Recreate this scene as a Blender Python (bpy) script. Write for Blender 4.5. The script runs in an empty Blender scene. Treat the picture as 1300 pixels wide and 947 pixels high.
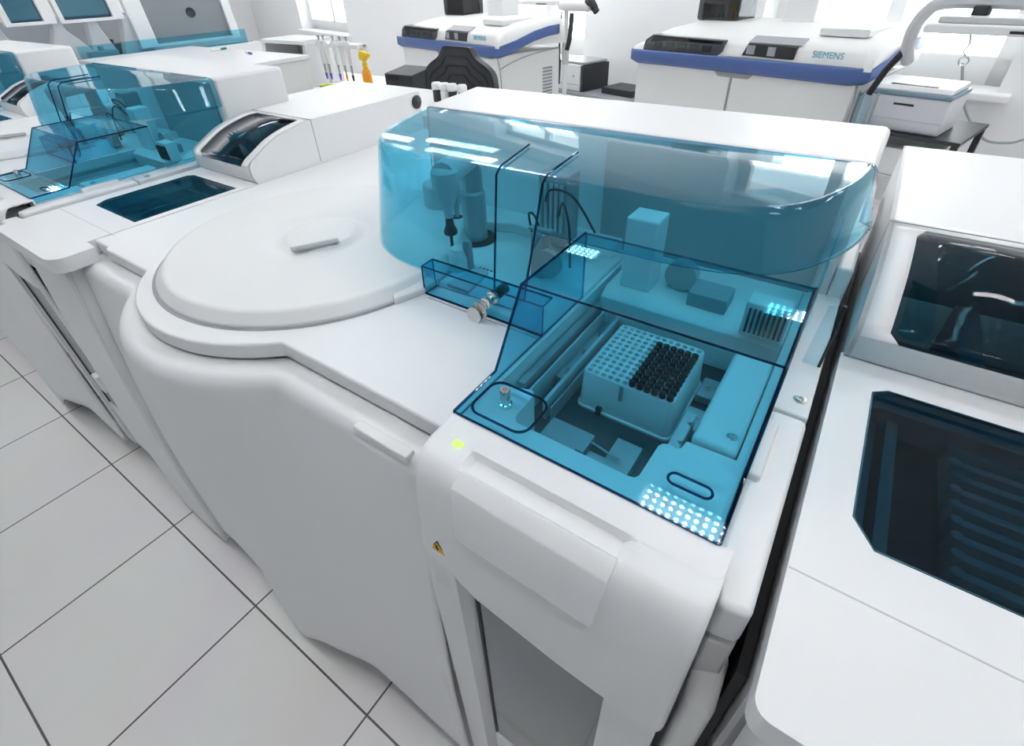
import bpy, bmesh, math, random
from mathutils import Vector, Matrix
random.seed(7)
PI = math.pi
SC = bpy.context.scene
COL = SC.collection

# ------------------------------------------------------------------ materials
def newmat(name):
    m = bpy.data.materials.new(name); m.use_nodes = True
    nt = m.node_tree; nt.nodes.clear()
    out = nt.nodes.new('ShaderNodeOutputMaterial')
    return m, nt, out

def plastic(name, col, rough=.4, metal=0., spec=.5, coat=0., bump=0., bscale=400.):
    m, nt, out = newmat(name)
    b = nt.nodes.new('ShaderNodeBsdfPrincipled')
    b.inputs['Base Color'].default_value = (*col, 1)
    b.inputs['Roughness'].default_value = rough
    b.inputs['Metallic'].default_value = metal
    b.inputs['Specular IOR Level'].default_value = spec
    b.inputs['Coat Weight'].default_value = coat
    b.inputs['Coat Roughness'].default_value = .08
    if bump:
        tc = nt.nodes.new('ShaderNodeTexCoord'); n = nt.nodes.new('ShaderNodeTexNoise')
        n.inputs['Scale'].default_value = bscale
        nt.links.new(tc.outputs['Object'], n.inputs['Vector'])
        bp = nt.nodes.new('ShaderNodeBump'); bp.inputs['Strength'].default_value = bump
        bp.inputs['Distance'].default_value = .002
        nt.links.new(n.outputs['Fac'], bp.inputs['Height']); nt.links.new(bp.outputs['Normal'], b.inputs['Normal'])
    nt.links.new(b.outputs[0], out.inputs[0])
    return m

def acrylic(name, col, rough=.02, f0=.022):
    """clear tinted sheet: each face passes col and mirrors by Schlick's law"""
    m, nt, out = newmat(name)
    tr = nt.nodes.new('ShaderNodeBsdfTransparent'); tr.inputs[0].default_value = (*col, 1)
    gl = nt.nodes.new('ShaderNodeBsdfGlossy'); gl.inputs['Color'].default_value = (1, 1, 1, 1)
    gl.inputs['Roughness'].default_value = rough
    lw = nt.nodes.new('ShaderNodeLayerWeight'); lw.inputs['Blend'].default_value = .5
    p = nt.nodes.new('ShaderNodeMath'); p.operation = 'POWER'; p.inputs[1].default_value = 5
    a = nt.nodes.new('ShaderNodeMath'); a.operation = 'MULTIPLY_ADD'
    a.inputs[1].default_value = .80 - f0; a.inputs[2].default_value = f0
    mx = nt.nodes.new('ShaderNodeMixShader')
    nt.links.new(lw.outputs['Facing'], p.inputs[0]); nt.links.new(p.outputs[0], a.inputs[0])
    nt.links.new(a.outputs[0], mx.inputs[0]); nt.links.new(tr.outputs[0], mx.inputs[1]); nt.links.new(gl.outputs[0], mx.inputs[2])
    nt.links.new(mx.outputs[0], out.inputs[0])
    return m

def emitter(name, col, s):
    m, nt, out = newmat(name)
    e = nt.nodes.new('ShaderNodeEmission'); e.inputs[0].default_value = (*col, 1); e.inputs[1].default_value = s
    nt.links.new(e.outputs[0], out.inputs[0]); return m

def tile_material():
    m, nt, out = newmat('floor_tile')
    L = nt.links.new
    tc = nt.nodes.new('ShaderNodeTexCoord')
    mp = nt.nodes.new('ShaderNodeMapping'); mp.vector_type = 'POINT'
    mp.inputs['Location'].default_value = (TILE_X, TILE_Y, 0)
    L(tc.outputs['Object'], mp.inputs['Vector'])
    br = nt.nodes.new('ShaderNodeTexBrick')
    br.offset = 0; br.squash = 1
    br.inputs['Color1'].default_value = (.88, .855, .845, 1); br.inputs['Color2'].default_value = (.87, .86, .85, 1)
    br.inputs['Mortar'].default_value = (.10, .095, .09, 1)
    br.inputs['Scale'].default_value = 1; br.inputs['Mortar Size'].default_value = .003
    br.inputs['Mortar Smooth'].default_value = .2
    br.inputs['Brick Width'].default_value = .5; br.inputs['Row Height'].default_value = .5
    L(mp.outputs[0], br.inputs['Vector'])
    nz = nt.nodes.new('ShaderNodeTexNoise'); nz.inputs['Scale'].default_value = 3
    L(tc.outputs['Object'], nz.inputs['Vector'])
    mx = nt.nodes.new('ShaderNodeMixRGB'); mx.blend_type = 'MULTIPLY'; mx.inputs[0].default_value = .12
    L(br.outputs['Color'], mx.inputs[1]); L(nz.outputs['Color'], mx.inputs[2])
    b = nt.nodes.new('ShaderNodeBsdfPrincipled'); b.inputs['Roughness'].default_value = .38
    L(mx.outputs[0], b.inputs['Base Color'])
    bp = nt.nodes.new('ShaderNodeBump'); bp.inputs['Strength'].default_value = .4; bp.inputs['Distance'].default_value = .003
    bp.invert = True
    L(br.outputs['Fac'], bp.inputs['Height']); L(bp.outputs[0], b.inputs['Normal'])
    L(b.outputs[0], out.inputs[0])
    return m

def led_material(s):
    """lamp diffuser: a soft glow with a grid of bright LED points"""
    m, nt, out = newmat('led_diffuser'); L = nt.links.new
    tc = nt.nodes.new('ShaderNodeTexCoord')
    sc = nt.nodes.new('ShaderNodeVectorMath'); sc.operation = 'MULTIPLY'; sc.inputs[1].default_value = (22, 22, 22)
    L(tc.outputs['Object'], sc.inputs[0])
    fr = nt.nodes.new('ShaderNodeVectorMath'); fr.operation = 'FRACTION'; L(sc.outputs[0], fr.inputs[0])
    sb = nt.nodes.new('ShaderNodeVectorMath'); sb.operation = 'SUBTRACT'; sb.inputs[1].default_value = (.5, .5, .5)
    L(fr.outputs[0], sb.inputs[0])
    ml = nt.nodes.new('ShaderNodeVectorMath'); ml.operation = 'MULTIPLY'; ml.inputs[1].default_value = (1, 1, 0)
    L(sb.outputs[0], ml.inputs[0])
    ln = nt.nodes.new('ShaderNodeVectorMath'); ln.operation = 'LENGTH'; L(ml.outputs[0], ln.inputs[0])
    lt = nt.nodes.new('ShaderNodeMath'); lt.operation = 'LESS_THAN'; lt.inputs[1].default_value = .26
    L(ln.outputs['Value'], lt.inputs[0])
    ma = nt.nodes.new('ShaderNodeMath'); ma.operation = 'MULTIPLY_ADD'; ma.inputs[1].default_value = s * 4; ma.inputs[2].default_value = s * .45
    L(lt.outputs[0], ma.inputs[0])
    e = nt.nodes.new('ShaderNodeEmission'); e.inputs[0].default_value = (.97, .985, 1, 1)
    L(ma.outputs[0], e.inputs[1]); L(e.outputs[0], out.inputs[0])
    return m

TILE_X, TILE_Y = 0.0, 0.0   # set below, before use
# tile joints measured at x = -1.10 and y = 0.128
TILE_X = 1.107; TILE_Y = -0.128 + .5
M = {}
M['white'] = plastic('white_plastic', (.86, .865, .87), .36, bump=.03, bscale=900)
M['offwhite'] = plastic('off_white_plastic', (.84, .84, .825), .42)
M['lid'] = plastic('lid_plastic', (.83, .83, .825), .42, bump=.03, bscale=900)
M['grey'] = plastic('grey_plastic', (.34, .36, .38), .45)
M['lightgrey'] = plastic('light_grey_plastic', (.62, .63, .65), .45)
M['midgrey'] = plastic('mid_grey_metal', (.42, .44, .46), .35, metal=.3)
M['dark'] = plastic('dark_plastic', (.025, .028, .032), .45)
M['black'] = plastic('black_rubber', (.012, .012, .014), .55)
M['tip'] = plastic('black_tip_plastic', (.006, .006, .008), .5)
M['rack'] = plastic('rack_plastic', (.80, .81, .82), .5)
M['bay'] = plastic('bay_metal', (.055, .066, .075), .4, metal=.2)
M['chrome'] = plastic('chrome', (.75, .74, .72), .18, metal=1)
M['brass'] = plastic('brass_key_metal', (.62, .58, .52), .3, metal=1)
M['screen'] = plastic('screen_glass', (.075, .10, .125), .25, coat=.3)
M['yellow'] = plastic('warning_yellow', (.85, .52, .02), .5)
M['blue'] = plastic('blue_stripe_plastic', (.075, .14, .36), .45)
M['teal'] = plastic('teal_print', (.12, .42, .52), .5)
M['wall'] = plastic('wall_paint', (.90, .90, .905), .8)
M['ceiling'] = plastic('ceiling_paint', (.60, .61, .62), .9)
M['wallgrey'] = plastic('front_wall_paint', (.36, .37, .39), .8)  # for the unseen front wall, darkened to cut bounce onto the front panels
M['frame'] = plastic('window_frame_paint', (.86, .86, .86), .5)
M['lime'] = plastic('lime_plastic', (.72, .88, .03), .5)
M['orange'] = plastic('orange_plastic', (.95, .38, .02), .4)
M['amber'] = plastic('amber_plastic', (.95, .62, .03), .4)
M['green'] = plastic('green_plastic', (.01, .22, .12), .4)
M['violet'] = plastic('violet_plastic', (.13, .10, .55), .4)
M['hoodgrey'] = plastic('grey_panel', (.24, .255, .275), .4)
M['panelgrey'] = plastic('bay_shade_grey', (.42, .44, .46), .5)
M['cyan'] = acrylic('blue_acrylic', (.57, .858, .935), f0=.020)
M['cyan_edge'] = acrylic('blue_acrylic_edge', (.05, .27, .42))
M['smoke'] = acrylic('smoked_blue_acrylic', (.26, .45, .53), f0=.025)
M['smoke_edge'] = plastic('smoked_acrylic_edge', (.02, .10, .15), .2)
M['blacksmoke'] = acrylic('black_smoked_acrylic', (.22, .24, .26), f0=.06)
M['pane'] = acrylic('window_pane_glass', (.97, .985, .98))
M['paleacrylic'] = acrylic('pale_acrylic', (.80, .90, .93))
M['led'] = led_material(9.)
M['ledgreen'] = emitter('green_indicator', (.45, 1., .15), 1.1)
M['tile'] = tile_material()

# ------------------------------------------------------------------ builders
ORG = [Vector((0, 0, 0))]
def BM(): return bmesh.new()

def obj(name, bm, mat, parent=None, bevel=0., seg=2, smooth=True, solid=0., rim=None, angle=35, offset=-1.0):
    me = bpy.data.meshes.new(name)
    bmesh.ops.remove_doubles(bm, verts=bm.verts, dist=1e-6)
    if not solid: bmesh.ops.recalc_face_normals(bm, faces=bm.faces)
    bmesh.ops.translate(bm, vec=-ORG[0], verts=bm.verts)
    bm.to_mesh(me); bm.free()
    me.materials.append(mat)
    if rim: me.materials.append(rim)
    o = bpy.data.objects.new(name, me); COL.objects.link(o)
    if parent: o.parent = parent
    if solid:
        s = o.modifiers.new('solid', 'SOLIDIFY'); s.thickness = solid; s.offset = offset; s.use_even_offset = True
        if rim: s.material_offset_rim = 1
    if bevel:
        b = o.modifiers.new('bevel', 'BEVEL'); b.width = bevel; b.segments = seg; b.limit_method = 'ANGLE'
        b.angle_limit = math.radians(angle); b.harden_normals = True; b.use_clamp_overlap = True
    if smooth:
        for p in me.polygons: p.use_smooth = True
        if not bevel:
            try: me.set_sharp_from_angle(angle=math.radians(angle))
            except Exception: pass
    return o

def thing(name, label, cat, loc=(0, 0, 0), rz=0., group=None, local=False):
    o = bpy.data.objects.new(name, None); COL.objects.link(o)
    o.empty_display_size = .05
    o.location = loc; o.rotation_euler = (0, 0, rz)
    o['label'] = label; o['category'] = cat
    if group: o['group'] = group
    ORG[0] = Vector((0, 0, 0)) if local else Vector(loc)
    return o

def tag(o, label, cat, group=None):
    o['label'] = label; o['category'] = cat
    if group: o['group'] = group
    return o

def struct(name, bm, mat, **k):
    ORG[0] = Vector((0, 0, 0))
    o = obj(name, bm, mat, None, **k); o['kind'] = 'structure'; return o

def copy_tree(o, parent=None):
    c = o.copy(); COL.objects.link(c); c.parent = parent
    for ch in list(o.children): copy_tree(ch, c)
    return c

def box(bm, x0, x1, y0, y1, z0, z1):
    vs = [bm.verts.new(p) for p in ((x0,y0,z0),(x1,y0,z0),(x1,y1,z0),(x0,y1,z0),(x0,y0,z1),(x1,y0,z1),(x1,y1,z1),(x0,y1,z1))]
    for f in ((0,3,2,1),(4,5,6,7),(0,1,5,4),(1,2,6,5),(2,3,7,6),(3,0,4,7)): bm.faces.new([vs[i] for i in f])
    return vs

def prism(bm, poly, z0, z1):
    a = [bm.verts.new((x, y, z0)) for x, y in poly]; b = [bm.verts.new((x, y, z1)) for x, y in poly]
    bm.faces.new(a[::-1]); bm.faces.new(b)
    n = len(poly)
    for i in range(n): bm.faces.new((a[i], a[(i+1) % n], b[(i+1) % n], b[i]))

def prism_x(bm, yz, x0, x1):
    a = [bm.verts.new((x0, y, z)) for y, z in yz]; b = [bm.verts.new((x1, y, z)) for y, z in yz]
    bm.faces.new(a); bm.faces.new(b[::-1])
    n = len(yz)
    for i in range(n): bm.faces.new((a[i], b[i], b[(i+1) % n], a[(i+1) % n]))

def prism_y(bm, xz, y0, y1):
    a = [bm.verts.new((x, y0, z)) for x, z in xz]; b = [bm.verts.new((x, y1, z)) for x, z in xz]
    bm.faces.new(a); bm.faces.new(b[::-1])
    n = len(xz)
    for i in range(n): bm.faces.new((a[i], b[i], b[(i+1) % n], a[(i+1) % n]))

def lathe(bm, prof, c=(0, 0, 0), n=32, axis='z', caps=True):
    rings = []
    for r, h in prof:
        ring = []
        for i in range(n):
            a = 2*PI*i/n
            u, v = r*math.cos(a), r*math.sin(a)
            p = (u, v, h) if axis == 'z' else ((u, h, v) if axis == 'y' else (h, u, v))
            ring.append(bm.verts.new((p[0]+c[0], p[1]+c[1], p[2]+c[2])))
        rings.append(ring)
    for A, B in zip(rings, rings[1:]):
        for i in range(n): bm.faces.new((A[i], A[(i+1) % n], B[(i+1) % n], B[i]))
    if caps:
        bm.faces.new(rings[0][::-1]); bm.faces.new(rings[-1])

def cyl(bm, c, r, h, n=20, axis='z'): lathe(bm, [(r, 0), (r, h)], c, n, axis)

def tube(bm, pts, r, n=8, closed=False):
    pts = [Vector(p) for p in pts]; N = len(pts); rings = []
    rr = r if isinstance(r, (list, tuple)) else [r]*N
    up = None
    for i, p in enumerate(pts):
        if closed: t = pts[(i+1) % N] - pts[i-1]
        else: t = pts[min(i+1, N-1)] - pts[max(i-1, 0)]
        t.normalize()
        if up is None:
            up = Vector((0, 0, 1)) if abs(t.z) < .9 else Vector((1, 0, 0))
        s = t.cross(up); s.normalize(); up = s.cross(t); up.normalize()
        rings.append([bm.verts.new(p + rr[i]*(math.cos(2*PI*k/n)*s + math.sin(2*PI*k/n)*up)) for k in range(n)])
    for i in range(N if closed else N-1):
        A, B = rings[i], rings[(i+1) % N]
        for k in range(n): bm.faces.new((A[k], A[(k+1) % n], B[(k+1) % n], B[k]))
    if not closed:
        bm.faces.new(rings[0][::-1]); bm.faces.new(rings[-1])

def spline(pts, k=8, closed=False):
    P = [Vector(p) if len(p) == 3 else Vector((p[0], p[1], 0)) for p in pts]; out = []
    N = len(P)
    for i in range(N if closed else N-1):
        if closed: a, b, c, d = P[i-1], P[i], P[(i+1) % N], P[(i+2) % N]
        else: a, b, c, d = P[max(i-1, 0)], P[i], P[i+1], P[min(i+2, N-1)]
        for j in range(k):
            t = j/k
            out.append(.5*((2*b) + (c-a)*t + (2*a-5*b+4*c-d)*t*t + (3*b-a-3*c+d)*t**3))
    if not closed: out.append(P[-1])
    return out

def interp(x, pts):
    if x <= pts[0][0]: return pts[0][1]
    for (a, u), (b, v) in zip(pts, pts[1:]):
        if x <= b:
            t = (x-a)/(b-a) if b > a else 0
            t = t*t*(3-2*t); return u+(v-u)*t
    return pts[-1][1]
def lin(x, pts):
    if x <= pts[0][0]: return pts[0][1]
    for (a, u), (b, v) in zip(pts, pts[1:]):
        if x <= b: return u+(v-u)*((x-a)/(b-a) if b > a else 0)
    return pts[-1][1]

def grid(bm, rows, closed=False):
    V = [[bm.verts.new(p) for p in r] for r in rows]
    for A, B in zip(V, V[1:]):
        for i in range(len(A)-1): 
            try: bm.faces.new((A[i], A[i+1], B[i+1], B[i]))
            except ValueError: pass
    return V

def plate_hole(bm, outer, holes, z, depth=0.):
    """flat plate with holes; the hole rims drop by depth"""
    edges = []; loops = []
    for loop in [outer]+holes:
        vs = [bm.verts.new((x, y, z)) for x, y in loop]; loops.append(vs)
        for i in range(len(vs)): edges.append(bm.edges.new((vs[i], vs[(i+1) % len(vs)])))
    bmesh.ops.triangle_fill(bm, edges=edges, use_beauty=True, use_dissolve=False, normal=(0, 0, 1))
    if depth:
        for vs in loops[1:]:
            lo = [bm.verts.new((v.co.x, v.co.y, z-depth)) for v in vs]
            n = len(vs)
            for i in range(n): bm.faces.new((vs[i], lo[i], lo[(i+1) % n], vs[(i+1) % n]))
    return loops

def rrect(x0, x1, y0, y1, r, k=5):
    out = []
    for cx, cy, a0 in ((x1-r, y1-r, 0), (x0+r, y1-r, PI/2), (x0+r, y0+r, PI), (x1-r, y0+r, 1.5*PI)):
        for i in range(k+1):
            a = a0+PI/2*i/k; out.append((cx+r*math.cos(a), cy+r*math.sin(a)))
    return out

def screw(name, c, r, parent, mat=None, h=.003):
    bm = BM()
    lathe(bm, [(r*1.6, 0), (r*1.6, h*.25), (r, h*.3), (r, h), (r*.55, h), (r*.5, h*.5), (.0001, h*.5)], c, 16)
    return obj(name, bm, mat or M['chrome'], parent)

def text(name, s, size, mat, parent, loc, rot, thick=.001):
    cu = bpy.data.curves.new(name, 'FONT'); cu.body = s; cu.size = size; cu.extrude = thick
    cu.align_x = 'CENTER'; cu.align_y = 'CENTER'
    cu.materials.append(mat)
    t = bpy.data.objects.new(name, cu); COL.objects.link(t)
    bpy.context.view_layer.update()
    me = bpy.data.meshes.new_from_object(t.evaluated_get(bpy.context.evaluated_depsgraph_get()))
    me.name = name; bpy.data.objects.remove(t); bpy.data.curves.remove(cu)
    o = bpy.data.objects.new(name, me); COL.objects.link(o); o.parent = parent
    o.location = loc; o.rotation_euler = rot
    return o

# ------------------------------------------------------------------ the hooded analyzer with disc lid
AX0, AX1 = -1.342, .046
RC = (-.869, .522); RR = .318
def bulge_pts(R, y_edge, n=28):
    dy = RC[1]-y_edge; a = math.asin(min(1, dy/R))
    return [(RC[0]-R*math.cos(t), RC[1]-R*math.sin(t)) for t in [a+(PI-2*a)*i/n for i in range(n+1)]]

HOOD = [(-.822,.857),(-.800,.78),(-.772,.70),(-.735,.632),(-.672,.594),(-.59,.582),(-.44,.588),(-.354,.591),(-.231,.592),
        (-.151,.596),(-.092,.613),(-.047,.647),(-.013,.708),(.010,.780),(.021,.857)]

def hood_outline():
    pts = [(p.x, p.y) for p in spline(HOOD, 6)]
    nrm = []
    for i in range(len(pts)):
        a = pts[max(i-1, 0)]; b = pts[min(i+1, len(pts)-1)]
        t = Vector((b[0]-a[0], b[1]-a[1])).normalized()
        nrm.append((t.y, -t.x))     # outward: left to right along the front, outward is -y
    return pts, nrm

def build_analyzer(root):
    W = M['white']
    # deck with the round bulge
    fr = bulge_pts(RR, .292)
    poly = [(AX0+.07, .292)] + fr + [(-.318, .292), (-.318, .855), (.03, .855), (.03, 1.37), (AX0, 1.37), (AX0, .30), (AX0+.066, .30)]
    bm = BM(); prism(bm, poly, 1.071, 1.10); obj('deck', bm, W, root, bevel=.006, seg=3)
    # seam line of the deck in front of the hood
    bm = BM(); box(bm, -.542, -.32, .5085, .5105, 1.0985, 1.1004); obj('deck_seam', bm, M['grey'], root, smooth=False)
    # chassis behind the panels
    bm = BM(); box(bm, AX0+.005, -.32, .30, 1.36, .16, 1.075); obj('chassis', bm, M['lightgrey'], root)
    for x, y in ((-1.25, .36), (-.45, .36), (-1.25, 1.25), (-.45, 1.25)):
        bm = BM(); lathe(bm, [(.03, 0), (.03, .02), (.012, .025), (.012, .165)], (x, y, 0), 16); obj('foot', bm, M['dark'], root)
    # front panel, bowed, following the bulge
    xs = [AX0+.002+(AX1-AX1-.318-AX0-.002)*i/70 for i in range(71)]
    RP = RR+.045
    def front_y(x, z):
        yf = .25-.05*math.sin(PI/2*min(1, max(0, (1.07-z)/.7)))
        d = RP*RP-(x-RC[0])**2
        yb = RC[1]-math.sqrt(d) if d > 0 else .6
        k = .012+.075*max(0, (1.05-z))
        h = max(0, min(1, .5+.5*(yb-yf)/k))
        return yb*(1-h)+yf*h-k*h*(1-h)
    def bot(x):
        return interp(x, [(-1.342, .12), (-1.27, .12), (-1.14, .035), (-.93, .03), (-.76, .135), (-.60, .135), (-.318, .11)])
    rows = []
    for x in xs:
        zb = bot(x); r = []
        edge = min(1, (x-AX0)/.015); e = .006*(1-edge)**2
        for j in range(30):
            z = zb+(1.042-zb)*j/29
            r.append((x, front_y(x, z)+e, z))
        yt = front_y(x, 1.042)+e
        for a in range(1, 7):
            t = PI/2*a/6
            r.append((x, yt+.026*(1-math.cos(t)), 1.042+.026*math.sin(t)))
        r.append((x, yt+.06, 1.069))
        rows.append(r)
    bm = BM(); grid(bm, rows); obj('front_panel', bm, W, root, solid=.012, offset=1.0, angle=60)
    # thin dark joint between deck and panel
    bm = BM(); box(bm, -.447, -.347, .2475, .264, 1.058, 1.0715); obj('latch_tab', bm, W, root, bevel=.003)
    # disc lid
    bm = BM()
    c = (-.879, .557, 0)
    prof = [(.310, 1.100), (.310, 1.1035), (.3097, 1.1050), (.3085, 1.1065), (.2965, 1.1190), (.2945, 1.1208), (.2915, 1.1222), (.2885, 1.1228), (.286, 1.1229), (.124, 1.1229), (.119, 1.1227), (.112, 1.1220), (.098, 1.1190), (.092, 1.1175), (.080, 1.1185), (.073, 1.1222), (.070, 1.1232), (.0665, 1.1238), (.064, 1.1239), (.0005, 1.1239)]
    lathe(bm, prof, c, 96, caps=True)
    lid = obj('disc_lid', bm, M['lid'], root, angle=50)
    bm = BM(); lathe(bm, [(.3175, 1.1003), (.3105, 1.1003)], c, 96, caps=False); obj('lid_groove', bm, M['grey'], lid)
    hx, hy, ang = -.835, .508, math.radians(58)
    ca, sa = math.cos(ang), math.sin(ang)
    def rot(u, v): return (hx+u*ca-v*sa, hy+u*sa+v*ca)
    bm = BM(); pts = []
    for i in range(17):
        u = -.046+.092*i/16; pts.append((u, .0145*math.sqrt(max(0, 1-(u/.0465)**2))))
    prism(bm, [rot(u, v) for u, v in pts]+[rot(u, v-.004) for u, v in ((.046, 0), (-.046, 0))], 1.123, 1.1345)
    obj('lid_handle', bm, M['lid'], lid, bevel=.003)
    bm = BM(); prism(bm, [rot(*p) for p in ((-.040, -.0085), (.040, -.0085), (.044, -.0042), (-.044, -.0042))], 1.1235, 1.1252)
    obj('handle_slot', bm, M['grey'], lid, smooth=False)
    # raised step under the lid's right end
    bm = BM(); prism(bm, [(-.62, .50), (-.575, .46), (-.555, .515), (-.555, .56), (-.63, .60)], 1.0995, 1.112); obj('lid_skirt', bm, M['lid'], root, bevel=.004)
    # back housing
    bm = BM(); prism(bm, [(-.832, .858), (.022, .858), (.026, 1.097), (-.868, 1.092)], 1.09, 1.3165); obj('rear_housing', bm, W, root, bevel=.012, seg=4)
    bm = BM(); box(bm, -.90, .044, 1.02, 1.36, .16, 1.15); obj('rear_cabinet', bm, W, root, bevel=.01)
    # ---------------- smoked hood
    pts, nrm = hood_outline()
    rows = []
    for (x, y), (nx, ny) in zip(pts, nrm):
        zl = 1.1015 if x < -.385 else (1.1015+.1355*min(1, (x+.385)/.02))
        r = []
        k = .165 if x < -.13 else .165+.12*min(1, (x+.13)/.12)
        if y > .84: k *= .3
        for z in [zl+(1.300-zl)*j/8 for j in range(9)]+[1.307]:
            o = k*(1.315-z)
            r.append((x+nx*o, y+ny*o, z))
        for a in (.3, .6, 1.):
            o = -.009*a
            r.append((x+nx*o, min(y+ny*o, .857), 1.307+.008*math.sqrt(1-(1-a)**2)))
        rows.append(r)
    bm = BM(); V = grid(bm, rows)
    bm.faces.new([r[-1] for r in V])
    hood = obj('hood', bm, M['cyan'], root, solid=.004, rim=M['cyan_edge'], angle=40, offset=0.0)
    hood.modifiers['solid'].use_even_offset = False
    bm = BM(); box(bm, .0045, .0075, .640, .852, 1.1035, 1.2365); obj('hood_return', bm, M['cyan'], hood, smooth=False)
    # joint strips across the hood
    for xb, xt, dx in ((-.429, -.437, -.022), (-.372, -.357, -.012)):
        bm = BM()
        y0 = .586; zlow = 1.103 if xb < -.4 else 1.125
        P = [(xb, y0-.165*(1.315-zlow)-.003, zlow), (xt, y0-.003, 1.309), (xt, y0+.010, 1.3185), (xt+dx, .707, 1.3185)]
        tube(bm, P, .0017, 6); obj('joint_strip', bm, M['cyan_edge'], hood)
    # front shield with the lock
    bm = BM()
    prof = [(.519, 1.101), (.521, 1.152), (.545, 1.153)]
    a = [[(x, y, z) for y, z in prof] for x in (-.557, -.44, -.316)]
    V = grid(bm, a)
    e = bm.verts.new((-.557, .545, 1.101)); bm.faces.new((V[0][0], V[0][1], V[0][2], e))
    shield = obj('front_shield', bm, M['cyan'], root, solid=.004, rim=M['cyan_edge'], smooth=False)
    bm = BM()
    for x0, x1, ya, za in ((-.557, -.316, .5195, 1.1525), (-.557, -.316, .546, 1.1535), (-.557, -.316, .5175, 1.102)):
        tube(bm, [(x0, ya, za), (x1, ya, za)], .0013, 6)
    tube(bm, [(-.557, .5175, 1.102), (-.557, .5195, 1.1525), (-.557, .546, 1.1535)], .0013, 6)
    obj('shield_edge', bm, M['cyan_edge'], shield)
    bm = BM(); lathe(bm, [(.011, 0), (.011, -.005), (.008, -.008), (.0075, -.014), (.003, -.0145)], (-.408, .5205, 1.140), 20, 'y'); obj('lock', bm, M['chrome'], shield)
    bm = BM(); lathe(bm, [(.009, 0), (.009, .03)], (-.408, .522, 1.140), 16, 'y'); obj('lock_barrel', bm, M['dark'], shield)

    # ---------------- inside the hood, left bay
    bm = BM(); prism(bm, [(-.795, .72), (-.735, .700), (-.700, .745), (-.66, .765), (-.56, .80), (-.42, .79), (-.335, .80), (-.335, .857), (-.818, .857)], 1.10, 1.122)
    obj('bay_platform', bm, W, root, bevel=.004)
    bm = BM(); prism(bm, [(-.70, .60), (-.62, .585), (-.565, .62), (-.58, .67), (-.65, .70), (-.72, .66)], 1.10, 1.105); obj('bay_plate', bm, M['offwhite'], root, bevel=.002)
    bm = BM(); lathe(bm, [(.042, 1.122), (.041, 1.168), (.038, 1.172), (.0005, 1.172)], (-.765, .81, 0), 28); obj('canister', bm, M['lightgrey'], root)
    for cx, cy, rx in ((-.718, .622, .010), (-.687, .765, .013), (-.66, .60, .006), (-.76, .70, .009)):
        bm = BM(); lathe(bm, [(rx, 1.1005), (rx, 1.1012)], (cx, cy, .022 if cy > .75 else 0), 16); obj('port', bm, M['dark'], root)
    bm = BM(); lathe(bm, [(.042, 1.1005), (.042, 1.103), (.034, 1.1035)], (-.613, .738, 0), 28); obj('post_hole_disc', bm, M['dark'], root)  # dark disc in place of the shaded hole around the post
    bm = BM(); lathe(bm, [(.024, 1.10), (.024, 1.20), (.020, 1.205), (.020, 1.275)], (-.613, .738, 0), 12)
    post = obj('arm_post', bm, M['midgrey'], root, angle=30)
    bm = BM(); tube(bm, [(-.613, .742, 1.268), (-.600, .70, 1.272), (-.588, .65, 1.272), (-.582, .625, 1.27)], [.02, .022, .024, .024], 12)
    obj('arm', bm, M['lightgrey'], post)
    bm = BM(); lathe(bm, [(.0005, 1.284), (.020, 1.283), (.024, 1.278), (.023, 1.25), (.019, 1.235), (.010, 1.215), (.008, 1.195)], (-.582, .628, 0), 20)
    obj('probe_head', bm, M['lightgrey'], post)
    bm = BM(); lathe(bm, [(.007, 1.195), (.008, 1.18), (.013, 1.168), (.012, 1.163), (.003, 1.160), (.003, 1.104)], (-.582, .628, 0), 14)
    obj('probe', bm, M['bay'], post)
    bm = BM(); cyl(bm, (-.685, .765, 1.122), .0055, .13, 10); obj('guide_rod', bm, M['midgrey'], root)
    bm = BM(); lathe(bm, [(.021, 1.10), (.020, 1.128), (.014, 1.142), (.0005, 1.146)], (-.562, .622, 0), 20); obj('wash_station', bm, M['offwhite'], root)
    bm = BM(); lathe(bm, [(.009, 1.10), (.009, 1.152), (.006, 1.158), (.0005, 1.158)], (-.545, .628, 0), 14); obj('valve', bm, M['grey'], root)
    bm = BM(); prism(bm, [(-.538, .555), (-.488, .553), (-.500, .628), (-.530, .630)], 1.1, 1.108); obj('guide_ramp', bm, M['lightgrey'], root, bevel=.002)
    bm = BM()
    for i in range(4): box(bm, -.532+i*.0085, -.527+i*.0085, .640, .643, 1.1, 1.1008)
    obj('marking', bm, M['dark'], root, smooth=False)
    # middle bay, pump block and tubing
    bm = BM(); box(bm, -.475, -.415, .76, .81, 1.122, 1.255); blk = obj('pump_block', bm, M['grey'], root, bevel=.003)
    bm = BM()
    for i in range(5): cyl(bm, (-.468+i*.011, .757, 1.15), .0035, .09, 8)
    obj('pump_barrel', bm, M['lightgrey'], blk)
    bm = BM(); box(bm, -.432, -.405, .665, .69, 1.10, 1.185); box(bm, -.44, -.395, .672, .684, 1.185, 1.192); obj('bracket', bm, M['grey'], root, bevel=.002)
    bm = BM(); lathe(bm, [(.026, 0), (.026, .012), (.02, .014)], (-.396, .660, 1.135), 20, 'y'); obj('pulley', bm, M['grey'], root)
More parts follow.
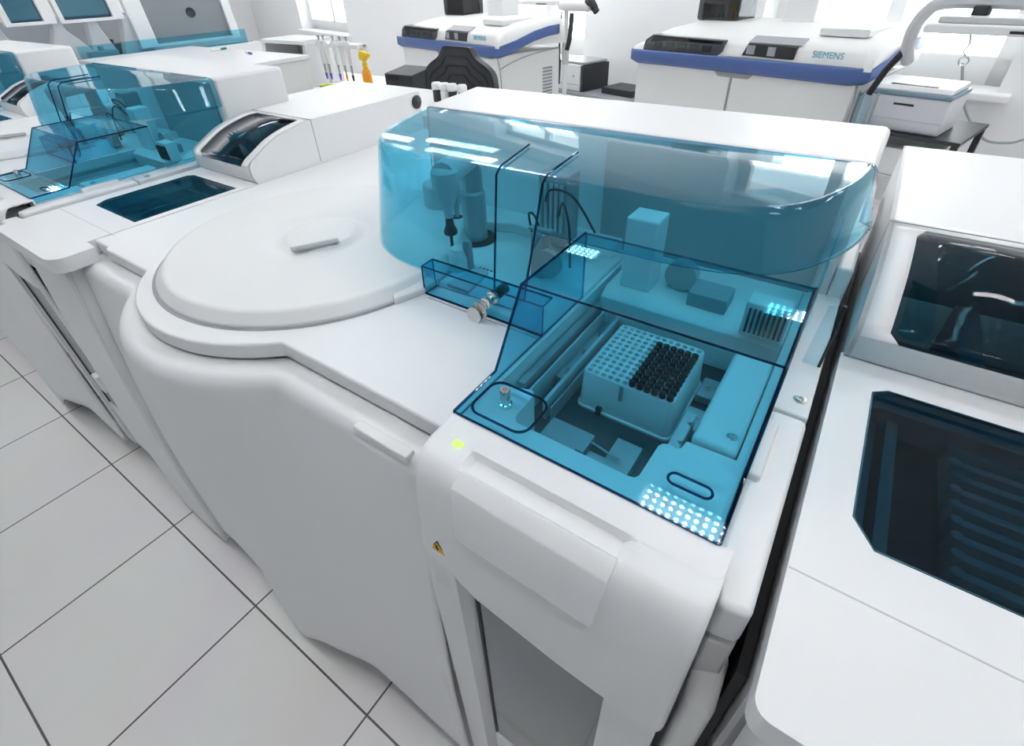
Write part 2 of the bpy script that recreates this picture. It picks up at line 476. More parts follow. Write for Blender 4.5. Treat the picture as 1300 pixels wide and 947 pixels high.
    for q in ([(-.475, .74, 1.14), (-.47, .72, 1.19), (-.445, .70, 1.20), (-.425, .69, 1.17), (-.42, .685, 1.12)], [(-.43, .76, 1.18), (-.40, .72, 1.225), (-.37, .69, 1.20), (-.36, .68, 1.13)], [(-.46, .76, 1.2), (-.43, .73, 1.24), (-.39, .74, 1.23), (-.35, .75, 1.17)]):
        bm = BM(); tube(bm, spline(q, 6), .0022, 6); obj('tubing', bm, M['dark'], root)

    # ---------------- tip loader at the right front
    body = BM(); box(body, -.306, .004, .245, .84, .09, 1.028); ld = obj('loader_cabinet', body, M['lightgrey'], root, bevel=.004)
    # top plate with the well opening
    hole = [(-.306, .39), (-.262, .404), (-.256, .400), (-.2545, .394), (-.254, .356), (-.251, .349), (-.246, .345), (-.10, .345), (-.094, .347), (-.091, .352),
            (-.089, .403), (-.086, .409), (-.08, .412), (-.070, .410), (-.066, .414), (-.064, .427), (-.009, .429), (-.009, .845), (-.306, .845)]
    bm = BM(); plate_hole(bm, [(-.3115, .30), (.002, .30), (.002, .853), (-.3115, .853)], [hole], 1.105, .075)
    obj('tray_plate', bm, W, root, smooth=False)
    bm = BM(); box(bm, -.3115, -.3065, .30, .853, 1.02, 1.1049); obj('tray_wall', bm, W, root, smooth=False)
    bm = BM(); box(bm, -.003, .002, .30, .853, 1.02, 1.1049); obj('tray_wall', bm, W, root, smooth=False)
    bm = BM(); box(bm, -.306, -.009, .345, .846, 1.024, 1.0305); obj('bay_floor', bm, M['bay'], root)
    bm = BM(); box(bm, -.385, -.004, .8485, .8565, 1.03, 1.30); obj('bay_shade_panel', bm, M['panelgrey'], root)  # grey panel added over the white wall, painting in the dimness of the bay
    # rails, left of the rack
    for x0, x1, z, mt in ((-.303, -.292, 1.082, 'midgrey'), (-.287, -.283, 1.072, 'lightgrey'), (-.262, -.256, 1.066, 'lightgrey'), (-.250, -.247, 1.058, 'midgrey')):
        bm = BM(); box(bm, x0, x1, .43, .70, 1.0305, z); obj('rail', bm, M[mt], root, bevel=.001)
    bm = BM(); box(bm, -.282, -.263, .50, .69, 1.0305, 1.050); rp = obj('rail_plate', bm, M['midgrey'], root, bevel=.001)
    for y in (.52, .575, .63): screw('screw', (-.272, y, 1.05), .0038, rp)
    # bracket plates in front of the rack
    bm = BM(); prism(bm, [(-.243, .372), (-.19, .372), (-.19, .395), (-.178, .395), (-.178, .43), (-.243, .43)], 1.0305, 1.044)
    br = obj('front_bracket', bm, M['midgrey'], root, bevel=.001); screw('screw', (-.20, .384, 1.044), .004, br)
    bm = BM(); prism(bm, [(-.172, .358), (-.115, .358), (-.115, .44), (-.15, .44), (-.15, .40), (-.172, .40)], 1.0305, 1.048)
    br = obj('front_bracket', bm, M['midgrey'], root, bevel=.001); screw('screw', (-.16, .375, 1.048), .004, br)
    bm = BM(); tube(bm, [(-.175, .41, 1.053), (-.13, .40, 1.053)], .0018, 6); obj('spring_pin', bm, M['chrome'], root)
    bm = BM(); prism(bm, [(-.084, .418), (-.070, .418), (-.070, .432), (-.076, .436), (-.070, .440), (-.070, .468), (-.076, .472), (-.070, .476), (-.070, .492), (-.084, .492)], 1.0305, 1.09)
    obj('rack_stop', bm, M['lightgrey'], root, bevel=.0015)
    bm = BM(); box(bm, -.092, -.066, .50, .545, 1.0305, 1.052); q = obj('clamp_plate', bm, M['lightgrey'], root, bevel=.002); screw('screw', (-.079, .52, 1.052), .005, q)
    bm = BM(); box(bm, -.092, -.066, .58, .625, 1.0305, 1.045); q = obj('clamp_plate', bm, M['midgrey'], root, bevel=.002); screw('screw', (-.079, .60, 1.045), .004, q)
    bm = BM(); box(bm, -.061, -.0105, .4315, .62, 1.0305, 1.111); q = obj('side_block', bm, W, root, bevel=.006, seg=3); screw('screw', (-.022, .455, 1.111), .004, q)
    # ledge, tower and vent behind the rack
    bm = BM(); prism_x(bm, [(.672, 1.0305), (.672, 1.098), (.690, 1.110), (.84, 1.110), (.84, 1.0305)], -.295, -.010); obj('rear_ledge', bm, M['offwhite'], root, bevel=.002)
    bm = BM(); prism(bm, [(-.275, .70), (-.222, .70), (-.222, .75), (-.275, .75)], 1.110, 1.235); obj('tower', bm, W, root, bevel=.004)
    bm = BM(); lathe(bm, [(.026, 0), (.026, .018), (.018, .018), (.018, .022)], (-.185, .735, 1.137), 24, 'y'); obj('drum', bm, M['midgrey'], root)
    bm = BM(); box(bm, -.16, -.10, .70, .75, 1.11, 1.135); obj('motor_mount', bm, M['grey'], root, bevel=.002)
    bm = BM(); prism(bm, [(-.07, .665), (-.012, .668), (-.012, .70), (-.07, .70)], 1.11, 1.165); vb = obj('vent_block', bm, M['offwhite'], root, bevel=.002)
    bm = BM()
    for i in range(8): box(bm, -.064+i*.0065, -.061+i*.0065, .662, .6675, 1.118, 1.157)
    obj('vent_slot', bm, M['dark'], vb, smooth=False)
    # hinged blue tray cover
    bm = BM()
    prof = [(.3065, 1.107), (.307, 1.118), (.309, 1.1205), (.394, 1.1212), (.460, 1.221), (.638, 1.2225)]
    X0, X1 = -.312, .003
    V = grid(bm, [[(x, y, z) for y, z in prof] for x in (X0, X1)])
    for col, x in ((V[0], X0), (V[1], X1)):
        lo = bm.verts.new((x, .638, 1.108)); l2 = bm.verts.new((x, .400, 1.108))
        bm.faces.new([col[3], col[4], col[5], lo, l2])
        bm.faces.new([col[0], col[1], col[2], col[3], l2])
    cov = obj('tray_cover', bm, M['cyan'], root, solid=.0035, rim=M['cyan_edge'], smooth=False, offset=0.0)
    for x in (X0-.001, X1+.001):
        bm = BM(); tube(bm, [(x, .306, 1.108), (x, .308, 1.1205), (x, .394, 1.122), (x, .460, 1.222), (x, .638, 1.2235)], .0020, 6); obj('cover_edge', bm, M['cyan_edge'], cov)
    for y, z in ((.4605, 1.2225), (.3065, 1.121), (.3065, 1.108)):
        bm = BM(); tube(bm, [(X0, y, z), (X1, y, z)], .0014, 6); obj('cover_edge', bm, M['cyan_edge'], cov)
    bm = BM(); tube(bm, [(x, y, 1.1222) for x, y in rrect(-.301, -.219, .318, .381, .016)], .0018, 6, closed=True); obj('cover_recess', bm, M['cyan_edge'], cov)
    bm = BM(); tube(bm, [(x, y, 1.1225) for x, y in rrect(-.062, -.017, .347, .362, .0074)], .0016, 6, closed=True); obj('grip_recess', bm, M['cyan_edge'], cov)
    bm = BM(); lathe(bm, [(.0085, 1.105), (.0085, 1.110), (.0065, 1.111), (.0065, 1.131), (.0058, 1.1325), (.0036, 1.1325), (.0034, 1.128), (.0002, 1.128)], (-.275, .362, 0), 20)
    obj('cap_bolt', bm, M['chrome'], root)
    # fascia with finger scoop
    xs = sorted(set([-.312, -.310, -.305, -.298, -.285, -.268, -.262, -.256, -.252, -.249, -.246, -.22, -.19, -.15, -.11, -.085, -.074, -.071, -.068, -.065, -.06, -.04, -.015, 0, .008, .013, .016, .017]))
    prof = [(.3085, 1.1035), (.3085, 1.1195), (.277, 1.1197), (.2725, 1.1195), (.2710, 1.1193), (.2695, 1.1191), (.262, 1.1189), (.254, 1.1186), (.2465, 1.1175), (.2435, 1.1165), (.235, 1.111), (.2285, 1.103), (.224, 1.093), (.220, 1.07), (.217, 1.04), (.214, 1.0), (.212, .975), (.211, .955), (.2105, 0), (.225, 0)]
    dip = {4: -.003, 5: -.0100, 6: -.0100, 7: -.0080, 8: -.0045}
    rows = []
    for x in xs:
        r = []
        e = 0
        for edge, sg_ in ((-.312, 1), (.017, -1)):
            d = (x-edge)*sg_
            if d < .014: e = max(e, .014*(1-math.sqrt(max(0, 1-(1-d/.014)**2))))
        zb = lin(x, [(-.312, .962), (-.262, .955), (-.235, .925), (-.10, .905), (.017, .905)])
        w_ = lin(x, [(-.256, 0), (-.249, 1), (-.071, 1), (-.063, 0)])
        for i, (y, z) in enumerate(prof):
            if z == 0: z = zb
            if i == 17: z = max(z-.02, zb+.002) if zb < .93 else zb+.002
            if i == 16: z = max(z, zb+.004)
            if i in dip: z += dip[i]*w_
            r.append((x, y+(e if 1 < i < 19 else 0), z))
        rows.append(r)
    bm = BM(); grid(bm, rows)
    fas = obj('loader_fascia', bm, W, root, solid=.004, offset=-1.0, angle=30)
    bm = BM()
    lip = [(.2470, 1.1125), (.2462, 1.1172), (.2440, 1.1180), (.2262, 1.1092), (.2238, 1.1060), (.2172, 1.075), (.2130, 1.045), (.2115, 1.036), (.2140, 1.034), (.222, 1.055), (.232, 1.10)]
    n = len(lip)
    def lx(i): return .006 if i in (6, 7, 8) else (.003 if i == 5 else 0)
    a = [bm.verts.new((-.251+lx(i), y, z)) for i, (y, z) in enumerate(lip)]; b = [bm.verts.new((-.068-lx(i), y, z)) for i, (y, z) in enumerate(lip)]
    bm.faces.new(a); bm.faces.new(b[::-1])
    for i in range(n): bm.faces.new((a[i], b[i], b[(i+1) % n], a[(i+1) % n]))
    obj('handle_lip', bm, W, fas, bevel=.0012)
    bm = BM(); box(bm, -.2825, -.2695, .2655, .2745, 1.119, 1.1208); obj('indicator_light', bm, M['ledgreen'], fas, bevel=.001)
    # warning sign on the fascia
    def tri(bm, cx, cz, s, y0, y1): prism_y(bm, [(cx-s, cz-s*.58), (cx+s, cz-s*.58), (cx, cz+s*1.15)], y0, y1)
    bm = BM(); tri(bm, -.2775, .984, .0135, .2128, .2140); sg = obj('warning_sign', bm, M['black'], fas, smooth=False); sg['label'] = 'yellow warning triangle with a black lightning bolt'
    bm = BM(); tri(bm, -.2775, .9842, .0110, .2120, .2127); obj('sign_face', bm, M['yellow'], sg, smooth=False)
    bm = BM(); prism_y(bm, [(-.2790, .9925), (-.2760, .9925), (-.2772, .9870), (-.2745, .9870), (-.2790, .9785), (-.2780, .9840), (-.2802, .9840)], .2112, .2119); obj('bolt_symbol', bm, M['black'], sg, smooth=False)
    # left pillar with speaker holes, screen door
    bm = BM(); box(bm, -.312, -.260, .216, .26, .12, .957); pl = obj('side_pillar', bm, W, root, bevel=.003)
    bm = BM(); box(bm, -.3105, -.264, .2145, .2165, .9515, .9555); obj('pillar_trim', bm, M['offwhite'], pl)
    bm = BM()
    for i in range(6):
        for j in range(10): lathe(bm, [(.0010, 0), (.0010, .0008)], (-.2985+i*.0052, .2155, .925-j*.0055), 6, 'y')
    o = obj('speaker_hole', bm, M['offwhite'], pl); 
    bm = BM(); prism(bm, [(-.260, .216), (-.238, .232), (-.238, .26), (-.260, .26)], .12, .955); obj('door_jamb', bm, M['lightgrey'], root)
    bm = BM(); box(bm, -.238, .012, .226, .246, .35, .955); sc = obj('screen_door', bm, M['screen'], root, bevel=.003)
    bm = BM(); box(bm, -.2385, -.2345, .2235, .2275, .35, .95); obj('door_gasket', bm, M['black'], sc)
    bm = BM(); box(bm, -.05, .012, .2200, .2262, .35, .93); obj('door_frame', bm, W, sc, bevel=.003)
    bm = BM(); box(bm, -.238, .012, .222, .246, .12, .345); obj('lower_panel', bm, W, root, bevel=.003)
    # right strip of white housings beside the tray
    bm = BM(); prism(bm, [(.004, .543), (.0455, .541), (.044, .86), (.004, .86)], 1.06, 1.103); sp = obj('side_plate', bm, W, root, bevel=.003); screw('screw', (.031, .572, 1.103), .005, sp)
    bm = BM(); prism(bm, [(.018, .262), (.0465, .268), (.0465, .538), (.004, .538), (.004, .30)], 1.045, 1.104); sb = obj('side_housing', bm, W, root, bevel=.008, seg=3)
    bm = BM(); box(bm, .0045, .0185, .412, .505, 1.10, 1.114); obj('side_bar', bm, W, sb, bevel=.004)
    bm = BM(); prism(bm, [(.022, .262), (.046, .272), (.046, .84), (.006, .84), (.006, .30)], .12, 1.04); obj('side_base', bm, M['offwhite'], root, bevel=.004)
    bm = BM(); box(bm, .021, .052, .232, .30, .12, .972); obj('corner_housing', bm, M['offwhite'], root, bevel=.010, seg=3)
    bm = BM(); prism_y(bm, [(.0195, 1.103), (.0395, 1.103), (.0405, 1.200), (.0245, 1.196)], .653, .656); pp = obj('side_pane', bm, M['paleacrylic'], root)
    bm = BM(); tube(bm, [(.0405, .6545, 1.103), (.0415, .6545, 1.15), (.0415, .6545, 1.201)], .0022, 6); obj('pane_edge', bm, M['dark'], pp)
    bm = BM(); box(bm, .0225, .0455, .86, 1.30, 1.05, 1.155); obj('rear_step', bm, W, root, bevel=.006)

ANALYZER_LABEL = ['large white analyzer with round disc lid and smoked blue hood, holding the tip rack',
                  'white analyzer under a blue hood, left of the narrow module with curved window',
                  'farthest white analyzer of the row, only its blue hood end and rear housing showing']
main = thing('hooded_analyzer', ANALYZER_LABEL[0], 'analyzer', (-.65, .8, 0), group='white hooded analyzers standing in the row')
build_analyzer(main)
for k, dx in ((1, -1.72), (2, -3.44)):
    c = copy_tree(main)
    for q in [q for q in c.children if q.name.startswith('side_pane')]:
        for z in list(q.children): bpy.data.objects.remove(z)
        bpy.data.objects.remove(q)
    c.location = (-.65+dx, .8, 0); c['label'] = ANALYZER_LABEL[k]

# ------------------------------------------------------------------ the window module between analyzers
BW = .296
def build_module(root, x0):
    x1 = x0+BW; W = M['white']
    # front deck overhang (plan with rounded front corners)
    def arc(cx, cy, r, a0, a1, k=6): return [(cx+r*math.cos(a0+(a1-a0)*i/k), cy+r*math.sin(a0+(a1-a0)*i/k)) for i in range(k+1)]
    out = arc(x0+.014, .214, .014, PI, 1.5*PI)+arc(x1+.047-.035, .235, .035, 1.5*PI, 2*PI)+[(x1+.047, .284), (x1, .286), (x1, .71), (x0, .71)]
    wx0, wx1, wy0, wy1 = x0+.044, x0+.274, .395, .652
    win = [(wx0+.020, wy0-.012+.012), (wx1, wy0), (wx1, wy1-.0), (wx0+.016, wy1), (wx0, wy1-.012), (wx0, wy0+.030)]
    bm = BM(); L = plate_hole(bm, out, [win], 1.10, .03)
    n = len(L[0]); lo = [bm.verts.new((v.co.x, v.co.y, 1.068)) for v in L[0]]
    for i in range(n): bm.faces.new((L[0][i], L[0][(i+1) % n], lo[(i+1) % n], lo[i]))
    obj('deck', bm, W, root, angle=40)
    bm = BM(); prism(bm, win, 1.0955, 1.0992); obj('deck_window', bm, M['smoke'], root, smooth=False)
    bm = BM(); tube(bm, [(x, y, 1.0998) for x, y in win], .0012, 6, closed=True); obj('window_edge', bm, M['smoke_edge'], root)
    bm = BM(); box(bm, x0+.001, x1+.02, .334, .3355, 1.0995, 1.1004); obj('deck_seam', bm, M['lightgrey'], root, smooth=False)
    # cavity below the deck window with reagent slots
    bm = BM(); box(bm, wx0-.006, wx1+.006, wy0-.006, wy1+.006, .985, .99); obj('bay_floor', bm, M['grey'], root)
    bm = BM()
    for a, b, c, d in ((wx0-.01, wx0-.004, wy0-.01, wy1+.01), (wx1+.004, wx1+.01, wy0-.01, wy1+.01), (wx0-.01, wx1+.01, wy0-.01, wy0-.004), (wx0-.01, wx1+.01, wy1+.004, wy1+.01)):
        box(bm, a, b, c, d, .985, 1.071)
    obj('bay_wall', bm, M['grey'], root)
    bm = BM(); box(bm, wx0+.012, wx0+.022, wy0, wy1, .99, 1.045); obj('rail', bm, M['lightgrey'], root)
    bm = BM(); box(bm, wx0+.03, wx0+.043, wy0, wy1, .99, 1.055); obj('rail', bm, M['lightgrey'], root)
    bm = BM(); box(bm, wx0+.043, wx0+.095, wy0, wy1, .99, 1.03); obj('carriage', bm, M['bay'], root)
    for i in range(11):
        y = wy0+.008+i*.0235
        bm = BM(); box(bm, wx0+.105, wx1+.003, y, y+.010, .99, 1.052); lathe(bm, [(.0065, .99), (.0065, 1.055)], (wx0+.103, y+.005, 0), 8)
        obj('slot_divider', bm, M['lightgrey'], root, bevel=.0015)
    # curved housing: side walls, ring around the curved window, roof
    prof = [(.705, 1.100), (.698, 1.114), (.695, 1.132), (.697, 1.147), (.705, 1.158), (.722, 1.167), (.748, 1.180), (.775, 1.193), (.805, 1.203), (.838, 1.211), (.872, 1.217), (.905, 1.2205), (.93, 1.2215)]
    cur = [(p.x, p.y) for p in spline(prof, 3)]
    fr = 2/ (len(cur)-1)
    i0, i1 = 8, len(cur)-4
    bx0, bx1 = x0+.004, x1
    bm = BM(); rows = []
    xa, xb = x0+.040, x1-.034
    for i, (y, z) in enumerate(cur):
        rows.append((y, z))
    def hole_x(i):
        if i < i0 or i > i1: return None
        c = 0
        if i-i0 < 3: c = .014*(1-(i-i0)/3)
        if i1-i < 2: c = .010*(1-(i1-i)/2)
        return xa+c, xb-c*.6
    for i in range(len(cur)-1):
        (y0, z0), (y1, z1) = cur[i], cur[i+1]
        h0, h1 = hole_x(i), hole_x(i+1)
        segs = [((bx0, bx0), (bx1, bx1))] if not (h0 and h1) else [((bx0, bx0), (h0[0], h1[0])), ((h0[1], h1[1]), (bx1, bx1))]
        for (l0, l1), (r0, r1) in segs:
            vs = [bm.verts.new(p) for p in ((l0, y0, z0), (r0, y0, z0), (r1, y1, z1), (l1, y1, z1))]; bm.faces.new(vs)
    obj('curved_housing', bm, W, root, solid=.006, offset=-1.0, angle=50)
    bm = BM()
    sub = [i for i in range(i0, i1+1)]
    grid(bm, [[(lerp, cur[i][0]+.0008, cur[i][1]-.0015) for lerp in (hole_x(i)[0], hole_x(i)[1])] for i in sub])
    obj('curved_window', bm, M['smoke'], root, solid=.003, rim=M['smoke_edge'], angle=60)
    side = cur+[(1.372, 1.2215), (1.372, 1.09), (.709, 1.09)]
    for nm, a, b in (('side_wall', bx0-.0005, bx0+.006), ('side_wall', bx1-.006, bx1+.0005)):
        bm = BM(); prism_x(bm, side, a, b); obj(nm, bm, W, root, bevel=.0)
    bm = BM(); box(bm, bx0, bx1, .93, 1.372, 1.10, 1.2215); obj('rear_box', bm, W, root)
    bm = BM(); box(bm, bx0-.001, bx1+.001, .916, .918, 1.104, 1.2222); obj('housing_seam', bm, M['grey'], root, smooth=False)
    bm = BM(); lathe(bm, [(.022, 0), (.022, .004), (.018, .006), (.006, .005), (.0005, .008)], (bx1, 1.352, 1.190), 24, 'x'); obj('round_vent', bm, M['dark'], root)
    # things inside the curved housing
    bm = BM(); box(bm, bx0+.006, bx1-.006, .72, .92, 1.00, 1.02); obj('drum_floor', bm, M['bay'], root)
    bm = BM(); box(bm, xa+.085, xa+.115, .74, .90, 1.02, 1.12); obj('inner_plate', bm, M['grey'], root, bevel=.004)
    bm = BM(); box(bm, x0-.058, x0+.002, .224, .262, .9735, 1.096); obj('corner_cover', bm, W, root, bevel=.008, seg=3)
    # front panel
    rows = []
    for i in range(13):
        x = x0+.012+(BW-.016)*i/12; r = []
        zb = interp(x-x0, [(0, .10), (.08, .05), (.2, .045), (.296, .045)])
        e = .012*max(0, 1-(x-x0-.012)/.02)**2
        for j in range(16):
            z = zb+(1.066-zb)*j/15
            r.append((x, .225-.035*math.sin(PI/2*min(1, (1.07-z)/.7))+e, z))
        rows.append(r)
    bm = BM(); grid(bm, rows); obj('front_panel', bm, W, root, solid=.012, offset=1.0, angle=60)
    bm = BM(); prism_x(bm, [(.232, 1.066), (.205, .8), (.199, .5), (.196, .06), (.31, .06), (.31, 1.066)], x1-.006, x1+.003); obj('panel_return', bm, W, root)
    bm = BM(); box(bm, x0+.012, x1-.006, .25, 1.36, .14, .98); obj('chassis', bm, M['lightgrey'], root)
    bm = BM(); box(bm, x0+.006, x0+.012, .25, 1.36, .14, 1.098); box(bm, x1-.008, x1-.002, .31, 1.36, .9, 1.098); obj('side_panel', bm, W, root)
    bm = BM(); box(bm, x0-.006, x0+.004, .27, 1.3, .05, 1.0); obj('gap_shade', bm, M['black'], root)  # black filler stands in for the shade inside the gap between modules
    bm = BM(); prism(bm, [(x0+.016, .186), (x0+.05, .186), (x0+.05, .21), (x0+.016, .21)], .60, .66); obj('panel_latch', bm, M['white'], root, bevel=.004)
    for x, y in ((x0+.06, .32), (x0+.24, .32), (x0+.06, 1.28), (x0+.24, 1.28)):
        bm = BM(); lathe(bm, [(.028, 0), (.028, .02), (.012, .025), (.012, .145)], (x, y, 0), 16); obj('foot', bm, M['dark'], root)

MODX = -1.642
mod = thing('reagent_module', 'narrow white module with curved dark window and inset deck window, beside the disc lid', 'analyzer module', (MODX+BW/2, .75, 0), group='narrow white modules with smoked windows')
build_module(mod, MODX)
c = copy_tree(mod); c.location.x += .062-MODX
for q in [q for q in c.children if q.name.startswith('corner_cover')]: bpy.data.objects.remove(q)
c['label'] = 'narrow white module with two dark smoked windows, across the black gap from the tray'
c = copy_tree(mod); c.location.x -= 1.72
c['label'] = 'farthest narrow white module, its curved blue window just beyond the second blue hood'

# ------------------------------------------------------------------ tip rack and tips
RX0, RX1, RY0, RY1, RZ0, RZ1 = -.229, -.100, .486, .620, 1.0305, 1.095
rk = thing('tip_rack', 'light blue looking plastic tip rack with rows of holes under the smoked tray cover', 'rack', ((RX0+RX1)/2, (RY0+RY1)/2, RZ0))
rk['label'] = 'square pale plastic tip rack with a grid of holes under the smoked tray cover'
NX, NY = 12, 12
px, py = .01045, .0109
gx0, gy0 = (RX0+RX1)/2-px*NX/2, (RY0+RY1)/2-py*NY/2
bm = BM()
HR = .0041
for i in range(NX):
    for j in range(NY):
        cx, cy = gx0+(i+.5)*px, gy0+(j+.5)*py
        sq = [(cx+px/2*a, cy+py/2*b) for a, b in ((1, 0), (1, 1), (0, 1), (-1, 1), (-1, 0), (-1, -1), (0, -1), (1, -1))]
        oc = [(cx+HR*math.cos(PI/4*k), cy+HR*math.sin(PI/4*k)) for k in range(8)]
        S = [bm.verts.new((x, y, RZ1)) for x, y in sq]; O = [bm.verts.new((x, y, RZ1)) for x, y in oc]; D = [bm.verts.new((x*.9+cx*.1, y*.9+cy*.1, RZ1-.012)) for x, y in oc]
        for k in range(8):
            q = (k+1) % 8
            bm.faces.new((S[k], S[q], O[q], O[k])); bm.faces.new((O[k], O[q], D[q], D[k]))
        bm.faces.new(D)
obj('hole_plate', bm, M['rack'], rk, smooth=False)
bm = BM()
o0 = rrect(RX0, RX1, RY0, RY1, .007, 4); o1 = rrect(RX0-.004, RX1+.004, RY0-.004, RY1+.004, .010, 4); o2 = rrect(RX0-.0065, RX1+.0065, RY0-.0065, RY1+.0065, .011, 4)
inn = [(gx0+px*NX, gy0+py*NY), (gx0, gy0+py*NY), (gx0, gy0), (gx0+px*NX, gy0)]
plate_hole(bm, o0, [inn], RZ1, .004)
rows = [[(x, y, z) for x, y in o]+[(o[0][0], o[0][1], z)] for o, z in ((rrect(RX0, RX1, RY0, RY1, .007, 4), RZ1), (rrect(RX0-.0008, RX1+.0008, RY0-.0008, RY1+.0008, .0075, 4), RZ1-.002), (o1, RZ0+.006), (o2, RZ0+.005), (o2, RZ0+.001))]
grid(bm, rows)
rb = obj('rack_body', bm, M['rack'], rk, angle=50)
bm = BM(); box(bm, -.1725, -.1675, RY0-.0035, RY0+.001, RZ1-.026, RZ1-.0005); obj('front_notch', bm, M['grey'], rk, smooth=False)
bm = BM(); box(bm, -.202, -.194, RY0-.0095, RY0-.003, RZ0+.002, RZ0+.014); obj('locating_lug', bm, M['dark'], rk, bevel=.001)
bm = BM()
lathe(bm, [(.0022, -.010), (.0034, -.002), (.0036, .0), (.0047, .0008), (.0048, .0076), (.0044, .0084), (.0036, .0090), (.0002, .0088)], (0, 0, 0), 12)
ORG[0] = Vector((0, 0, 0))
tip0 = None
for i in range(6):
    for j in range(10):
        cx, cy = gx0+(i+6+.5)*px, gy0+(j+.5)*py
        if tip0 is None:
            tip0 = obj('pipette_tip', bm, M['tip'], None, angle=40); t = tip0
            tag(t, 'black pipette tip standing in the right half of the tip rack', 'pipette tip', 'black pipette tips in the rack')
        else:
            t = tip0.copy(); COL.objects.link(t)
        t.location = (cx, cy, RZ1)

# key ring hanging from the lock
ky = thing('key_ring', 'key with a round metal tag hanging from the lock of the blue front shield', 'key', (-.408, .505, 1.10))
bm = BM(); box(bm, -.411, -.405, .4985, .5075, 1.1385, 1.1405); lathe(bm, [(.009, 0), (.009, .002)], (-.4085, .4995, 1.139), 16, 'y'); obj('key_bow', bm, M['chrome'], ky)
bm = BM(); tube(bm, [(-.416+.009*math.cos(a), .497, 1.130+.009*math.sin(a)) for a in [2*PI*i/20 for i in range(20)]], .001, 6, closed=True); obj('split_ring', bm, M['chrome'], ky)
bm = BM(); lathe(bm, [(.0145, 0), (.0145, .0015), (.004, .0015)], (-.4205, .4985, 1.121), 24, 'y'); obj('round_tag', bm, M['brass'], ky)
bm = BM(); lathe(bm, [(.0135, 0), (.0135, .0016)], (-.4290, .4935, 1.1125), 24, 'y'); o = obj('plastic_tag', bm, M['offwhite'], ky); o.location.z = 0

# ------------------------------------------------------------------ background, rotated against the row
TH = math.radians(-15.5)
U = Vector((math.cos(TH), math.sin(TH), 0)); N = Vector((-math.sin(TH), math.cos(TH), 0))
def SP(s, o, z=0.): return U*s+N*o+Vector((0, 0, z))

